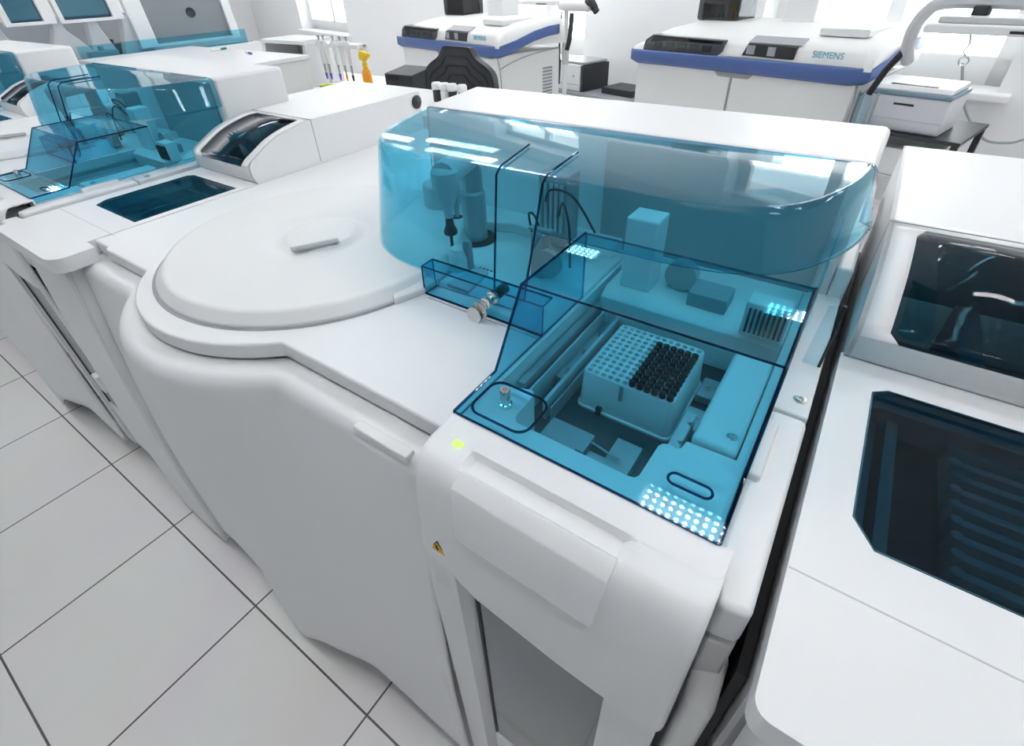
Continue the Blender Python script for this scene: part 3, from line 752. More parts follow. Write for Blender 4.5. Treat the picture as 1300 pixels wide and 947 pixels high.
def build_chemistry(root):
    W = 1.68; OW = M['offwhite']
    bm = BM(); box(bm, .05, W-.05, .03, .78, .06, .965); body = obj('body', bm, OW, root, bevel=.02, seg=3)
    for a, b in ((.055, .845), (.855, W-.055)):
        bm = BM(); box(bm, a, b, .018, .034, .10, .955); obj('front_door', bm, OW, root, bevel=.008, seg=3)
    bm = BM(); box(bm, .8435, .8565, .014, .0195, .10, .955); obj('door_gap', bm, M['grey'], root, smooth=False)
    bm = BM(); prism_y(bm, [(.70, .962), (1.02, .962), (.97, .915), (.75, .915)], .008, .03); obj('handle_recess', bm, M['grey'], root, bevel=.004)
    # blue stripe wrapping the front and rising along the right side
    bm = BM()
    path = [(-.0, .10, .97), (.0, .02, .96), (.04, -.012, .958), (.30, -.012, .960), (1.0, -.012, .962), (1.58, -.012, .962), (1.67, .03, .966), (1.685, .20, 1.0), (1.685, .40, 1.05), (1.685, .58, 1.075), (1.685, .70, 1.08)]
    rows = []
    for x, y, z in path: rows.append([(x*1.0+(.03 if x < .1 else (-.03 if x > 1.6 else 0)), y+(.02 if y < .05 else 0), z-.005), (x, y, z+.012), (x, y, z+.062), (x, y+.004, z+.070)])
    grid(bm, rows); obj('blue_stripe', bm, M['blue'], root, solid=.015, offset=-1., angle=50)
    # sloping top housing
    xs = [0, .02, .06, .14, .30, .9, 1.40, 1.62, 1.66, 1.68]
    rows = []
    for x in xs:
        e = interp(x, [(0, .0), (.02, .35), (.14, .8), (.30, 1.), (1.62, 1.), (1.66, .75), (1.68, .45)])
        prof = [(.0, 1.022), (.012, 1.10), (.035, 1.125), (.10, 1.150), (.30, 1.185), (.55, 1.20), (.78, 1.20), (.80, 1.0)]
        rows.append([(x, y, 1.022+(z-1.022)*e if z > 1.022 else z) for y, z in prof])
    bm = BM(); V = grid(bm, rows)
    for r in (V[0], V[-1]): bm.faces.new(r if r is V[0] else r[::-1])
    top = obj('top_housing', bm, OW, root, angle=50, bevel=0)
    bm = BM(); prism_y(bm, [(.10, 1.03), (.72, 1.03), (.76, 1.06), (.77, 1.128), (.18, 1.135), (.12, 1.10)], -.006, .09); obj('sample_window', bm, M['blacksmoke'], top, bevel=.012)
    bm = BM(); prism_y(bm, [(.12, 1.035), (.72, 1.035), (.74, 1.12), (.18, 1.125)], .012, .08); obj('sample_bay', bm, M['dark'], top)
    bm = BM()
    for i in range(5): box(bm, .20+i*.1, .27+i*.1, .0, .02, 1.05+.012*(i % 2), 1.09)
    obj('sample_tray', bm, M['grey'], top, bevel=.003)
    bm = BM(); prism_y(bm, [(.90, 1.052), (1.24, 1.050), (1.245, 1.118), (.93, 1.122)], -.004, .08); dw = obj('display_window', bm, M['dark'], top, bevel=.006)
    bm = BM(); box(bm, .93, .985, -.0075, -.003, 1.062, 1.112); obj('display_panel', bm, M['grey'], dw)
    bm = BM(); box(bm, 1.07, 1.12, -.0075, -.003, 1.06, 1.11); obj('display_panel', bm, M['grey'], dw)
    bm = BM(); prism_x(bm, [(.02, 1.121), (.10, 1.152), (.10, 1.158), (.02, 1.127)], .92, 1.26); obj('display_hood', bm, M['midgrey'], top, bevel=.002)
    bm = BM(); box(bm, .80, 1.60, -.0035, .002, 1.034, 1.040); obj('seam_slot', bm, M['midgrey'], top)
    bm = BM(); prism(bm, [(1.28, .16), (1.56, .16), (1.56, .52), (1.28, .52)], 1.168, 1.212); obj('service_lid', bm, M['white'], top, bevel=.01)
    bm = BM(); box(bm, .22, .56, .46, .74, 1.19, 1.43); dk = obj('reagent_cover', bm, M['blacksmoke'], top, bevel=.025, seg=3)
    bm = BM(); box(bm, .25, .53, .49, .71, 1.20, 1.38); obj('reagent_unit', bm, M['dark'], top, bevel=.01)
    bm = BM(); box(bm, .84, 1.06, .56, .78, 1.19, 1.42); obj('rear_cover', bm, M['white'], top, bevel=.012)
    text('lettering', 'SIEMENS', .048, M['teal'], root, (1.43, .003, 1.088), (math.radians(84), 0, 0), .0012)
    bm = BM()
    for i in range(12): box(bm, .10+i*.017, .108+i*.017+.004*(i % 3), -.0132, -.0115, .992, 1.004+.004*(i % 2))
    obj('stripe_print', bm, M['white'], root, smooth=False)
    # right side: panel seam and louvres
    bm = BM(); tube(bm, spline([(W-.049, .03, .95), (W-.048, .06, .80), (W-.048, .07, .4), (W-.048, .07, .1)], 6), .004, 6); tube(bm, spline([(W-.048, .06, .86), (W-.048, .2, .90), (W-.048, .45, .94), (W-.048, .77, .96)], 6), .004, 6); obj('panel_seam', bm, M['grey'], root)
    bm = BM()
    for i in range(10): box(bm, W-.052, W-.046, .56, .68, .55+i*.028, .566+i*.028)
    obj('louvre', bm, M['grey'], root, smooth=False)
    for x, y in ((.2, .12), (W-.2, .12), (.2, .68), (W-.2, .68)):
        bm = BM(); lathe(bm, [(.035, 0), (.035, .03), (.02, .06)], (x, y, 0), 14); obj('foot', bm, M['dark'], root)

ch = thing('chemistry_analyzer', 'white cabinet analyzer with blue stripe and teal lettering, beside the laser printer', 'analyzer', SP(-2.78, 3.53), TH, 'blue striped cabinet analyzers along the back wall', local=True)
build_chemistry(ch)
c2 = copy_tree(ch); c2.location = SP(-5.40, 2.95)
c2['label'] = 'white cabinet analyzer with blue stripe behind the black chair, nearer the pipette stand'

# ------------------------------------------------------------------ room
ORG[0] = Vector((0, 0, 0))
bm = BM(); box(bm, -14, 4.5, -2.2, 11, -.05, 0); struct('floor', bm, M['tile'], smooth=False)
bm = BM(); box(bm, -14, 4.5, -2.2, 11, 3.1, 3.2); struct('ceiling', bm, M['ceiling'], smooth=False)
OFF = 4.62; TK = .42
def wall_box(bm, s0, s1, z0, z1, o0=OFF, o1=OFF+TK):
    pts = [SP(s0, o0), SP(s1, o0), SP(s1, o1), SP(s0, o1)]
    a = [bm.verts.new((p.x, p.y, z0)) for p in pts]; b = [bm.verts.new((p.x, p.y, z1)) for p in pts]
    bm.faces.new(a[::-1]); bm.faces.new(b)
    for i in range(4): bm.faces.new((a[i], a[(i+1) % 4], b[(i+1) % 4], b[i]))
WINS = [(-12.6, -10.3, .66), (-5.95, -4.30, .72), (-2.35, -.68, .815)]
bm = BM(); s = -17.5
for a, b, zs in WINS:
    wall_box(bm, s, a, 0, 3.1); wall_box(bm, a, b, 0, zs); wall_box(bm, a, b, 2.95, 3.1); s = b
wall_box(bm, s, 4.4, 0, 3.1)
struct('wall_back', bm, M['wall'], smooth=False)
for k, (a, b, zs) in enumerate(WINS):
    bm = BM(); e = .07; o0, o1 = OFF+.22, OFF+.29
    zf = zs+.10
    wall_box(bm, a, b, zs, zf+e, o0, o1); wall_box(bm, a, b, 2.95-e, 2.95, o0, o1)
    wall_box(bm, a, a+e+.05, zs, 2.95, o0, o1); wall_box(bm, b-e-.05, b, zs, 2.95, o0, o1)
    m = a+(b-a)*(.52 if k else .55); wall_box(bm, m-.05, m+.05, zf, 2.95, o0, o1)
    w = struct('window_%d' % (k+1), bm, M['frame'], bevel=.008)
    bm = BM(); wall_box(bm, a+e, b-e, zf+e*.5, 2.9, o0+.03, o0+.036); g = struct('window_glass', bm, M['pane'], smooth=False); g.parent = w; del g['kind']
    bm = BM(); wall_box(bm, a-.06, b+.08, zs-.045, zs+.002, OFF-.09, OFF+.23); sl = struct('window_sill', bm, M['frame'], bevel=.012, seg=3); sl.parent = w; del sl['kind']
bm = BM(); box(bm, -14.1, -14, -2.2, 11, 0, 3.1); struct('wall_left', bm, M['wall'], smooth=False)
bm = BM(); box(bm, -14, 4.5, -2.3, -2.2, 0, 3.1); struct('wall_front', bm, M['wallgrey'], smooth=False)
bm = BM(); box(bm, 4.4, 4.5, -2.2, 11, 0, 3.1); struct('wall_right', bm, M['wall'], smooth=False)

# ceiling lamps: long LED battens; extra ones added to brighten back wall and aisle floor
lamp0 = None
for (x, y) in ((.18, 1.70), (-2.9, 1.70), (-5.4, 1.70), (2.4, 1.70), (.18, .05), (-1.75, .05), (-4.2, .05), (2.4, .05), (-6.2, .05), (-3.3, -1.3), (.35, 3.6), (-2.3, 3.7), (-5., 3.7), (-7.7, 3.7), (-3.4, 4.8), (-6., 5.2), (-8.6, 5.4), (-11.2, 4.8), (2.6, 3.4), (-2.3, 4.55), (-4.6, 5.35), (-7.2, 6.1), (-9.8, 6.8), (-12.2, 7.2), (-9.0, 2.0), (1.9, 3.9)):
    if lamp0 is None:
        lamp0 = thing('ceiling_lamp', 'long LED batten lamp on the ceiling', 'ceiling lamp', (x, y, 3.1), 0, 'LED batten lamps on the ceiling', local=True)
        bm = BM(); box(bm, -.62, .62, -.085, .085, -.05, 0); obj('lamp_housing', bm, M['frame'], lamp0, bevel=.006)
        bm = BM(); box(bm, -.60, .60, -.07, .07, -.055, -.0505); obj('lamp_diffuser', bm, M['led'], lamp0, smooth=False)
    else:
        l = copy_tree(lamp0); l.location = (x, y, 3.1)

# ------------------------------------------------------------------ background furniture, then the camera
R = [[0.82436357, 0.56517514, -0.03165066], [0.31614306, -0.50606508, -0.80246602], [-0.46955114, 0.65151761, -0.59585781]]
F = 628.26; CAMZ = 1.55

# chair behind the row
ch = thing('lab_chair', 'black chair with a ribbed shaped backrest in front of the left striped analyzer', 'chair', (-1.935, 2.3, 0), local=True)
half = [(0, 1.235), (.075, 1.235), (.092, 1.225), (.125, 1.185), (.19, 1.150), (.225, 1.115), (.236, 1.06), (.238, .93), (.21, .84), (.15, .79), (0, .775)]
pts = [(p.x, p.y) for p in spline(half, 3)]
poly = pts+[(-x, z) for x, z in pts[-2:0:-1]]
bm = BM(); prism_y(bm, poly, -.02, .035); bk = obj('backrest', bm, M['dark'], ch, bevel=.014, seg=3)
bm = BM()
for k in range(7):
    f = 1-.13*k
    tube(bm, [(x*f, -.0205, .90+(z-.90)*f) for x, z in ([(-a, b) for a, b in pts[22:0:-1]]+pts[:23])], .0035, 5)
obj('backrest_rib', bm, M['black'], bk)
bm = BM(); prism(bm, rrect(-.23, .23, .02, .46, .08), .50, .56); obj('seat', bm, M['dark'], ch, bevel=.02, seg=3)
bm = BM(); tube(bm, spline([(0, .04, .95), (0, .0, .75), (0, .02, .55), (0, .16, .48), (0, .24, .48)], 5), .02, 8); obj('back_support', bm, M['black'], ch)
bm = BM(); lathe(bm, [(.03, .08), (.03, .3), (.018, .3), (.018, .50)], (0, .24, 0), 14); obj('gas_column', bm, M['black'], ch)
for k in range(5):
    a = 2*PI*k/5+.3; c, q = math.cos(a), math.sin(a)
    bm = BM(); tube(bm, [(0, .24, .11), (c*.15, .24+q*.15, .095), (c*.29, .24+q*.29, .075)], [.022, .018, .013], 8); lg = obj('base_arm', bm, M['black'], ch)
    bm = BM(); lathe(bm, [(.028, -.012), (.028, .012)], (c*.29, .24+q*.29, .028), 14, 'y'); obj('caster', bm, M['black'], lg)

# bench with pipettes
bn = thing('wall_bench', 'white bench carrying the pipette stand and shelf unit, left of the black chair', 'bench', (-3.3, 2.75, 0))
bm = BM(); box(bm, -4.15, -2.40, 2.42, 3.05, .87, .90); obj('bench_top', bm, M['white'], bn, bevel=.004)
for x0 in (-4.12, -3.28):
    bm = BM(); box(bm, x0, x0+.82, 2.45, 3.0, .08, .87); cb = obj('base_cabinet', bm, M['white'], bn, bevel=.004)
    for q in (0, 1):
        bm = BM(); box(bm, x0+.01+q*.405, x0+.405+q*.405, 2.43, 2.45, .10, .86); dr = obj('cabinet_door', bm, M['white'], cb, bevel=.003)
        bm = BM(); tube(bm, [(x0+.37+q*.07, 2.41, .60), (x0+.37+q*.07, 2.41, .75)], .006, 8); obj('door_handle', bm, M['chrome'], dr)
sh = thing('shelf_unit', 'small open white shelf unit on the bench, left of the pipette stand', 'shelf', (-3.75, 2.6, .90))
bm = BM(); box(bm, -4.03, -3.52, 2.50, 2.80, 1.165, 1.19); obj('top_board', bm, M['white'], sh, bevel=.003)
bm = BM(); box(bm, -4.03, -3.56, 2.52, 2.79, 1.02, 1.04); obj('shelf_board', bm, M['white'], sh, bevel=.003)
for x in (-4.05, -3.56):
    bm = BM(); prism_x(bm, [(2.48, .90), (2.48, 1.0), (2.52, 1.19), (2.80, 1.19), (2.80, .90)], x, x+.035); obj('side_board', bm, M['white'], sh, bevel=.003)
bm = BM(); box(bm, -4.02, -3.56, 2.79, 2.80, .90, 1.17); obj('back_board', bm, M['lightgrey'], sh)
for k, (x, mt, lb) in enumerate(((-3.95, 'lightgrey', 'pale grey file box in the lower shelf compartment'), (-3.86, 'grey', 'dark grey file box in the lower shelf compartment'))):
    bm = BM(); ORG[0] = Vector((0, 0, 0)); box(bm, x, x+.05, 2.56, 2.74, .9005, 1.0); tag(obj('file_box', bm, M[mt], None, bevel=.003), lb, 'file box', 'boxes in the shelf unit')
ps = thing('pipette_stand', 'white stand holding a row of pipettes on the bench', 'pipette stand', (-3.25, 2.56, .90))
bm = BM(); prism(bm, rrect(-3.46, -3.02, 2.50, 2.66, .03), .9005, .92); obj('stand_base', bm, M['white'], ps, bevel=.005)
bm = BM(); box(bm, -3.46, -3.42, 2.60, 2.63, .92, 1.18); obj('upright', bm, M['white'], ps, bevel=.006)
bm = BM(); box(bm, -3.06, -3.02, 2.60, 2.63, .92, 1.18); obj('upright', bm, M['white'], ps, bevel=.006)
bm = BM(); box(bm, -3.46, -3.02, 2.545, 2.64, 1.155, 1.18); obj('rail', bm, M['white'], ps, bevel=.006)
pp0 = None
for k, (x, mt, lb) in enumerate(((-3.385, 'violet', 'white pipette with blue end, leftmost on the stand'), (-3.335, 'violet', 'white pipette with blue end, second on the stand'), (-3.235, 'violet', 'white pipette with blue end, third on the stand'), (-3.165, 'orange', 'white pipette with orange end on the stand'), (-3.10, 'dark', 'white pipette with black end, nearest the amber bottle'))):
    p = thing('pipette', lb, 'pipette', (x, 2.535, .955), group='pipettes hanging on the stand', local=True)
    bm = BM(); lathe(bm, [(.010, .10), (.013, .12), (.016, .20), (.019, .235), (.014, .245), (.0005, .246)], (0, 0, 0), 14); obj('pipette_body', bm, M['white'], p)
    bm = BM(); lathe(bm, [(.006, .246), (.006, .262), (.011, .264), (.011, .272), (.0005, .273)], (0, 0, 0), 12); obj('plunger', bm, M['grey'], p)
    bm = BM(); lathe(bm, [(.0045, .04), (.006, .05), (.008, .10)], (0, 0, 0), 12); obj('shaft', bm, M['midgrey'], p)
    bm = BM(); lathe(bm, [(.004, 0), (.0075, .02), (.009, .042)], (0, 0, 0), 12); obj('tip_cone', bm, M[mt], p)
    bm = BM(); prism_y(bm, [(-.03, .225), (.012, .225), (.012, .240), (-.026, .240)], -.008, .008); obj('finger_hook', bm, M['lightgrey'], p, bevel=.003)
ORG[0] = Vector((0, 0, 0))
bm = BM(); a = rrect(-3.36, -3.05, 2.44, 2.52, .02); rows = [[(x, y, z) for x, y in o]+[(o[0][0], o[0][1], z)] for o, z in ((rrect(-3.35, -3.06, 2.43, 2.485, .02), .9215), (rrect(-3.36, -3.04, 2.42, 2.495, .025), .955), (rrect(-3.355, -3.045, 2.425, 2.49, .022), .955), (rrect(-3.345, -3.065, 2.435, 2.48, .018), .926))]
V = grid(bm, rows); bm.faces.new(V[0][:-1][::-1]); bm.faces.new(V[-1][:-1])
bmesh.ops.translate(bm, vec=(0, 0, -.021), verts=bm.verts)
tag(obj('tray', bm, M['lime'], None), 'bright yellow green tray in front of the pipette stand', 'tray')
wb = thing('wash_bottle', 'amber bottle with a trigger head beside the pipette stand', 'bottle', (-2.985, 2.56, .90))
bm = BM(); lathe(bm, [(.0005, .9005), (.030, .9005), (.032, .91), (.032, 1.0), (.026, 1.03), (.014, 1.045), (.014, 1.055)], (-2.985, 2.56, 0), 20); obj('bottle_body', bm, M['orange'], wb)
bm = BM(); lathe(bm, [(.018, 1.05), (.018, 1.075), (.010, 1.08), (.010, 1.095)], (-2.985, 2.56, 0), 16); obj('collar', bm, M['amber'], wb)
bm = BM(); prism_y(bm, [(-3.02, 1.09), (-2.965, 1.09), (-2.93, 1.115), (-2.925, 1.135), (-2.96, 1.14), (-3.0, 1.15), (-3.025, 1.12)], 2.545, 2.575); obj('spray_head', bm, M['amber'], wb, bevel=.006)
bx = thing('black_device', 'small black box device on the bench end beside the left striped analyzer', 'device', (-2.65, 2.6, .90))
bm = BM(); prism_x(bm, [(2.50, .9005), (2.50, 1.035), (2.70, 1.06), (2.70, .9005)], -2.745, -2.50); obj('device_case', bm, M['dark'], bx, bevel=.006)
bm = BM(); box(bm, -2.73, -2.62, 2.497, 2.501, 1.0, 1.03); obj('keypad', bm, M['black'], bx)

# side bench with capped bottles just behind the row
sb = thing('side_cabinet', 'low white cabinet behind the row, under the white capped bottles', 'cabinet', (-1.75, 1.75, 0))
bm = BM(); box(bm, -2.45, -1.05, 1.58, 1.98, 0, 1.06); obj('cabinet_body', bm, M['white'], sb, bevel=.006)
bm = BM(); box(bm, -2.47, -1.03, 1.565, 2.0, 1.06, 1.085); obj('cabinet_top', bm, M['white'], sb, bevel=.004)
for k, x in enumerate((-1.655, -1.61, -1.565, -1.51)):
    q = thing('capped_bottle', ('dark bottle with a white cap in the tight row on the side cabinet' if k < 3 else 'dark bottle with a white cap standing slightly apart on the side cabinet'), 'bottle', (x, 1.80, 1.085), group='white capped bottles on the side cabinet' if k < 3 else None, local=True)
    bm = BM(); lathe(bm, [(.0005, .0005), (.018, .0005), (.019, .004), (.019, .045), (.012, .052)], (0, 0, 0), 16); obj('bottle_body', bm, M['dark'] if k != 1 else M['white'], q)
    bm = BM(); lathe(bm, [(.020, .05), (.022, .053), (.022, .072), (.018, .078), (.0005, .079)], (0, 0, 0), 16); obj('cap', bm, M['white'], q)

# small printer on a low table by the window pillar
def local_thing(name, label, cat, s_, o_, z=0., **k): return thing(name, label, cat, SP(s_, o_, z), TH, local=True, **k)
lt = local_thing('low_table', 'dark low table under the small printer by the wall', 'table', -3.9, 4.05)
bm = BM(); box(bm, -.32, .75, -.05, .48, .50, .53); obj('table_top', bm, M['grey'], lt, bevel=.004)
for x, y in ((-.29, -.02), (.72, -.02), (-.29, .45), (.72, .45)):
    bm = BM(); box(bm, x-.02, x+.02, y-.02, y+.02, 0, .50); obj('leg', bm, M['dark'], lt)
pr = local_thing('small_printer', 'small white printer with black side on the low table by the pillar', 'printer', -4.02, 4.05, .53)
bm = BM(); box(bm, -.235, .21, 0, .40, .001, .24); obj('printer_body', bm, M['white'], pr, bevel=.012, seg=3)
bm = BM(); box(bm, .211, .245, .01, .40, .001, .235); obj('side_cover', bm, M['dark'], pr, bevel=.006)
bm = BM(); prism(bm, rrect(-.22, .235, .03, .39, .03), .24, .262); tp = obj('top_cover', bm, M['grey'], pr, bevel=.006)
bm = BM(); box(bm, -.215, .20, -.003, .002, .06, .064); obj('drawer_line', bm, M['grey'], pr)
bm = BM(); box(bm, .12, .135, -.004, .001, .13, .145); obj('button', bm, M['grey'], pr)
bm = BM(); box(bm, .30, .68, .10, .40, .531-.53, .56-.53+.03); ORG[0] = Vector((0, 0, 0))
tr = local_thing('black_tray', 'flat black tray beside the small printer on the low table', 'tray', -3.9, 4.05, .53)
obj('tray_body', bm, M['dark'], tr, bevel=.006)
# keyboard arm left
ka = local_thing('keyboard_stand', 'white keyboard tray on a pole stand behind the left striped analyzer', 'keyboard stand', -3.83, 3.86)
bm = BM(); lathe(bm, [(.2, 0), (.2, .02), (.03, .04)], (0, 0, 0), 24); obj('stand_foot', bm, M['dark'], ka)
bm = BM(); lathe(bm, [(.022, .03), (.022, 1.24)], (0, 0, 0), 14); po = obj('pole', bm, M['white'], ka)
bm = BM(); lathe(bm, [(.034, .80), (.034, .98)], (0, 0, 0), 14); obj('sleeve', bm, M['lightgrey'], po)
bm = BM(); box(bm, -.80, -.06, -.10, .16, 1.275, 1.315); kt = obj('keyboard_tray', bm, M['white'], ka, bevel=.01, seg=3)
bm = BM(); box(bm, -.30, -.16, -.104, -.098, 1.282, 1.29); obj('tray_slot', bm, M['dark'], kt)
bm = BM(); lathe(bm, [(.04, -.1), (.045, -.06), (.045, .24), (.035, .28)], (.02, 0, 1.275), 18, 'x'); obj('arm_joint', bm, M['white'], ka)
bm = BM(); tube(bm, spline([(.26, 0, 1.30), (.32, -.02, 1.30), (.36, -.02, 1.26), (.385, -.02, 1.235)], 4), [.035]*5+[.032]*4+[.028]*4, 10); obj('grip', bm, M['black'], ka)
bm = BM(); tube(bm, spline([(.09, -.02, 1.22), (.085, -.03, 1.05), (.05, -.03, .93)], 5), .022, 8); obj('arm_strut', bm, M['dark'], ka)
bm = BM(); tube(bm, spline([(-.02, -.04, 1.23), (-.035, -.045, 1.0), (-.03, -.045, .82), (-.04, -.045, .63)], 5), [.008]*10+[.014]*6, 8); obj('cable', bm, M['black'], ka)
# laser printer on its table at right
tb = local_thing('printer_table', 'table with a dark frame under the laser printer by the window', 'table', -.84, 3.50)
bm = BM(); box(bm, -.225, .29, -.04, .50, .735, .755); obj('table_top', bm, M['dark'], tb, bevel=.003)
for x, y in ((-.205, -.02), (.27, -.02), (-.205, .48), (.27, .48)):
    bm = BM(); box(bm, x-.015, x+.015, y-.015, y+.015, 0, .735); obj('leg', bm, M['dark'], tb)
bm = BM(); box(bm, -.20, .26, 0, .47, .50, .515); obj('lower_shelf', bm, M['lightgrey'], tb)
pb = local_thing('storage_box', 'white box on the lower shelf of the printer table', 'box', -.84, 3.50, .515)
bm = BM(); box(bm, -.15, .20, .02, .40, .0005, .15); obj('box_body', bm, M['white'], pb, bevel=.006)
lp = local_thing('laser_printer', 'white laser printer with a blue grey top band below the window sill', 'printer', -.84, 3.50, .755)
bm = BM(); prism_x(bm, [(0, .001), (-.012, .02), (-.012, .175), (0, .18), (.30, .18), (.30, .001)], -.235, .17); bd = obj('printer_body', bm, plastic('printer_white', (.74, .75, .79), .45), lp, bevel=.008, seg=3)
bm = BM(); box(bm, -.238, .174, -.015, .30, .181, .202); obj('top_band', bm, plastic('printer_band', (.22, .33, .40), .4), lp, bevel=.005)
bm = BM(); prism_x(bm, [(0, .202), (.02, .225), (.28, .235), (.295, .202)], -.225, .16); tp = obj('top_cover', bm, M['white'], lp, bevel=.006)
bm = BM(); prism_x(bm, [(.030, .2262), (.055, .2276), (.055, .229), (.030, .228)], -.14, .08); obj('paper_slot', bm, M['black'], tp)
bm = BM(); box(bm, -.08, .015, -.0155, -.0115, .135, .145); obj('drawer_grip', bm, M['black'], lp)
bm = BM(); box(bm, -.233, .168, -.014, -.011, .062, .066); obj('drawer_line', bm, M['lightgrey'], lp)
# swing arm with keyboard tray at right
ra = local_thing('swing_arm', 'grey swing arm with a white keyboard tray in front of the right window', 'swing arm', -.93, 3.42)
bm = BM(); box(bm, -.19, -.03, -.10, .03, 0, .02); obj('stand_foot', bm, M['dark'], ra)
for x in (-.155, -.062):
    bm = BM(); box(bm, x, x+.012, -.04, .0, .02, .95); obj('stand_post', bm, M['grey'], ra)
bm = BM(); box(bm, -.143, -.062, -.03, -.015, .02, .94); obj('stand_panel', bm, M['paleacrylic'], ra)
bm = BM(); tube(bm, [(-.10, -.02, .94), (-.06, -.02, 1.06), (-.01, -.01, 1.16)], .016, 10); obj('strut', bm, M['black'], ra)
bm = BM(); tube(bm, spline([(.0, .06, 1.10), (.0, -.02, 1.17), (.01, -.08, 1.25), (.05, -.14, 1.325), (.12, -.18, 1.37), (.30, -.18, 1.375), (.55, -.16, 1.37)], 5), .029, 10); obj('arm', bm, M['lightgrey'], ra)
bm = BM(); box(bm, .11, .60, -.32, -.06, 1.262, 1.30); kt = obj('keyboard_tray', bm, M['white'], ra, bevel=.012, seg=3)
bm = BM(); box(bm, .15, .58, -.30, -.08, 1.30, 1.325); obj('keyboard', bm, M['lightgrey'], kt, bevel=.006)
bm = BM(); box(bm, .42, .56, -.323, -.318, 1.272, 1.282); obj('tray_slot', bm, M['black'], kt)
bm = BM(); box(bm, .24, .30, -.22, -.16, 1.325, 1.36); obj('arm_bracket', bm, M['dark'], ra, bevel=.006)
bm = BM(); tube(bm, spline([(.27, -.22, 1.262), (.285, -.225, 1.22), (.275, -.22, 1.19), (.29, -.22, 1.17)], 5), .004, 6); tube(bm, [(.29+.018*math.cos(a), -.22, 1.152+.018*math.sin(a)) for a in [2*PI*i/14 for i in range(14)]], .004, 6, closed=True); obj('hanging_hook', bm, M['chrome'], ra)
ORG[0] = Vector((0, 0, 0))
bm = BM(); tube(bm, spline([(0.331, 4.526, 0.986), (0.402, 4.507, 0.813), (0.486, 4.483, 0.684), (0.614, 4.468, 0.57), (0.734, 4.466, 0.566), (0.799, 4.469, 0.593), (0.901, 4.524, 0.626)], 6), .008, 8)
tag(obj('power_cable', bm, M['grey'], None), 'grey cable looping down the wall beside the laser printer', 'cable')

# analyzers with raised lids along the far left
ol = thing('open_lid_analyzer', 'grey white analyzer with raised lids behind the blue hoods at far left', 'analyzer', (-5.4, 2., 0))
bm = BM(); box(bm, -5.95, -4.87, .70, 3.02, .0, 1.10); obj('cabinet', bm, M['white'], ol, bevel=.008)
bm = BM(); box(bm, -4.92, -4.875, 1.60, 2.90, 1.102, 1.205); obj('blue_splash_guard', bm, M['cyan'], ol, bevel=.004)
bm = BM(); box(bm, -5.60, -4.93, .80, 2.98, 1.102, 1.108); obj('bay_deck', bm, M['midgrey'], ol)
bm = BM(); box(bm, -5.80, -5.60, .75, 3.0, 1.10, 1.36); obj('bay_rear', bm, M['lightgrey'], ol, bevel=.006)
def raised_lid(y0, y1, z0, z1, mt, lean, latch, w0=.075):
    fx = -5.02
    bm = BM()
    outer = [(y0, z0), (y1, z0), (y1, z1), (y0, z1)]; inn = [(y0+w0, z0+.02), (y1-.075, z0+.02), (y1-.075, z1-.06), (y0+w0, z1-.06)]
    def P(y, z, d): return (fx-d-(z-z0)*lean, y, z)
    A = [bm.verts.new(P(y, z, 0)) for y, z in outer]; B = [bm.verts.new(P(y, z, 0)) for y, z in inn]
    A2 = [bm.verts.new(P(y, z, .05)) for y, z in outer]; B2 = [bm.verts.new(P(y, z, .05)) for y, z in inn]
    for i in range(4):
        j = (i+1) % 4
        for q in ((A[i], A[j], B[j], B[i]), (A2[j], A2[i], B2[i], B2[j]), (A[j], A[i], A2[i], A2[j]), (B[i], B[j], B2[j], B2[i])): bm.faces.new(q)
    l = obj('raised_lid', bm, M['white'], ol, bevel=.006)
    bm = BM(); a = [bm.verts.new(P(y, z, .02)) for y, z in inn]; b = [bm.verts.new(P(y, z, .028)) for y, z in inn]
    bm.faces.new(a); bm.faces.new(b[::-1])
    for i in range(4): bm.faces.new((a[i], b[i], b[(i+1) % 4], a[(i+1) % 4]))
    obj('lid_panel', bm, mt, l, smooth=False)
    if latch:
        ym = y0+(y1-y0)*.58; zm = z0+.21
        bm = BM(); lathe(bm, [(.038, 0), (.034, .012), (.020, .008)], (fx-.02-.21*lean, ym, zm), 16, 'x'); obj('latch', bm, M['dark'], l)
raised_lid(2.08, 2.93, 1.135, 2.10, M['hoodgrey'], .10, True, .13)
raised_lid(1.62, 2.04, 1.34, 2.10, M['smoke'], .10, False, .03)
raised_lid(1.30, 1.60, 1.345, 2.10, M['smoke'], .10, False, .04)
raised_lid(.80, 1.24, 1.36, 2.10, M['pane'], .10, False, .04)
for y, w_ in ((1.24, .09), (1.60, .15), (1.82, .08), (2.06, .10)):
    bm = BM(); prism_x(bm, [(y-w_, 1.108), (y+w_*1.3, 1.108), (y+.04, 1.30), (y+.03, 1.36), (y-.03, 1.36), (y-.04, 1.30)], -5.14, -5.06); obj('lid_bracket', bm, M['lightgrey'], ol, bevel=.008)
for k, (x, y, w_, d_, h_, mt) in enumerate(((-5.24, 1.42, .10, .14, .08, 'dark'), (-5.3, 1.70, .14, .10, .06, 'grey'), (-5.3, 1.95, .16, .20, .07, 'dark'), (-5.02, 1.78, .06, .20, .05, 'grey'), (-5.35, 1.05, .12, .25, .10, 'grey'), (-5.03, 1.48, .06, .14, .04, 'dark'))):
    bm = BM(); box(bm, x, x+w_, y-d_/2, y+d_/2, 1.108, 1.108+h_); lathe(bm, [(.02, 0), (.02, .03)], (x+w_/2, y, 1.108+h_), 12); obj('carousel_unit', bm, M[mt], ol, bevel=.006)
wc = thing('white_cabinet', 'plain white cabinet with markers on top, behind the blue hoods', 'cabinet', (-3.75, 2.05, 0))
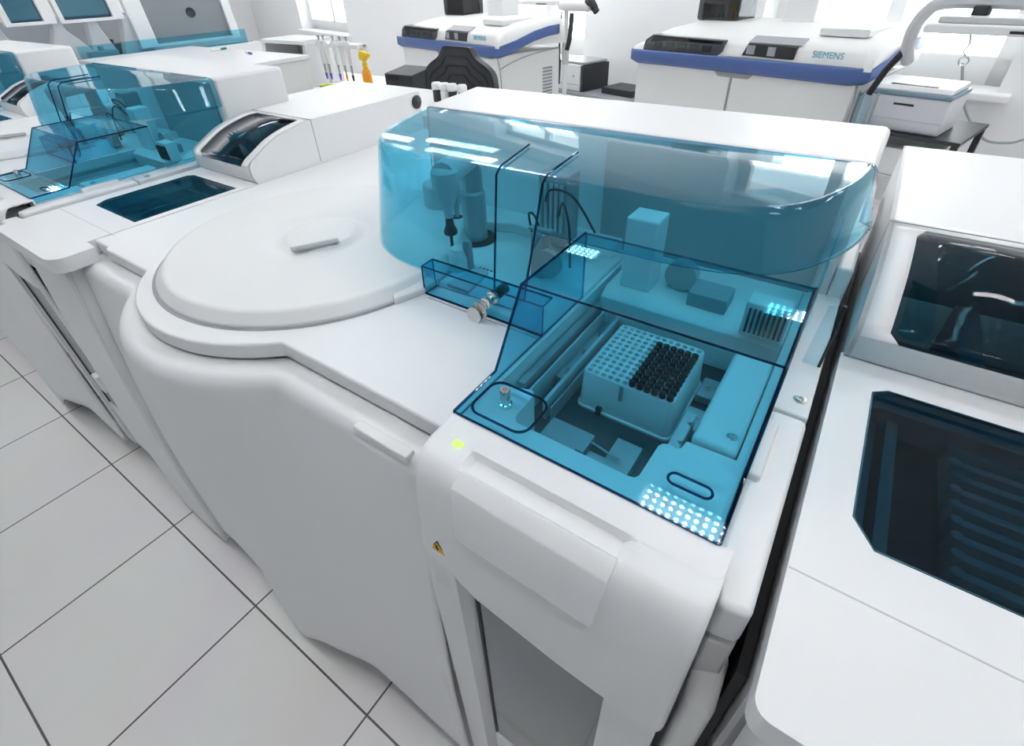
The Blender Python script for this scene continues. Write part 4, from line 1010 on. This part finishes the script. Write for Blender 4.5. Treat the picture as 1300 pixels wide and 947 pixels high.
bm = BM(); box(bm, -4.84, -3.33, 1.56, 2.36, 0, 1.105); obj('cabinet_body', bm, M['white'], wc, bevel=.006)
bm = BM(); box(bm, -4.85, -3.32, 1.55, 2.38, 1.105, 1.13); obj('cabinet_top', bm, M['white'], wc, bevel=.004)
for nm, lb, mt, pa, pb in (('marker', 'green capped marker lying on the white cabinet', 'green', (-4.257, 2.217, 1.138), (-4.274, 2.352, 1.138)), ('marker', 'violet marker lying on the white cabinet nearer its end', 'violet', (-3.875, 2.261, 1.138), (-3.622, 2.185, 1.138))):
    a = Vector(pa); b = Vector(pb); b = a+(b-a).normalized()*.13
    mk = thing(nm, lb, 'marker', a); 
    bm = BM(); tube(bm, [a, a+(b-a)*.6], .0075, 8); obj('marker_barrel', bm, M['white'], mk)
    bm = BM(); tube(bm, [a+(b-a)*.6, b], .008, 8); obj('cap', bm, M[mt], mk)
ORG[0] = Vector((0, 0, 0))

cam = bpy.data.cameras.new('camera'); co = bpy.data.objects.new('camera', cam); COL.objects.link(co)
right, down, fwd = (Vector(r) for r in R)
mw = Matrix.Identity(4)
for i in range(3):
    mw[i][0] = right[i]; mw[i][1] = -down[i]; mw[i][2] = -fwd[i]
mw[2][3] = CAMZ
co.matrix_world = mw
cam.sensor_width = 36; cam.sensor_fit = 'HORIZONTAL'; cam.lens = F/1300*36
cam.shift_y = -45.5/1300
cam.clip_start = .02; cam.clip_end = 100
SC.camera = co

# ------------------------------------------------------------------ light
w = bpy.data.worlds.new('world'); SC.world = w; w.use_nodes = True
nt = w.node_tree; bg = nt.nodes['Background']
bg.inputs[0].default_value = (.93, .97, 1., 1); bg.inputs[1].default_value = 7.0
vs = SC.view_settings
vs.view_transform = 'Standard'; vs.look = 'None'; vs.gamma = 1; vs.exposure = 0.68; vs.use_curve_mapping = False
SC.display_settings.display_device = 'sRGB'
cy = SC.cycles
cy.max_bounces = 12; cy.diffuse_bounces = 5; cy.glossy_bounces = 5; cy.transparent_max_bounces = 32; cy.transmission_bounces = 6
cy.caustics_reflective = False; cy.caustics_refractive = False
cy.use_denoising = True
cy.sample_clamp_indirect = 6
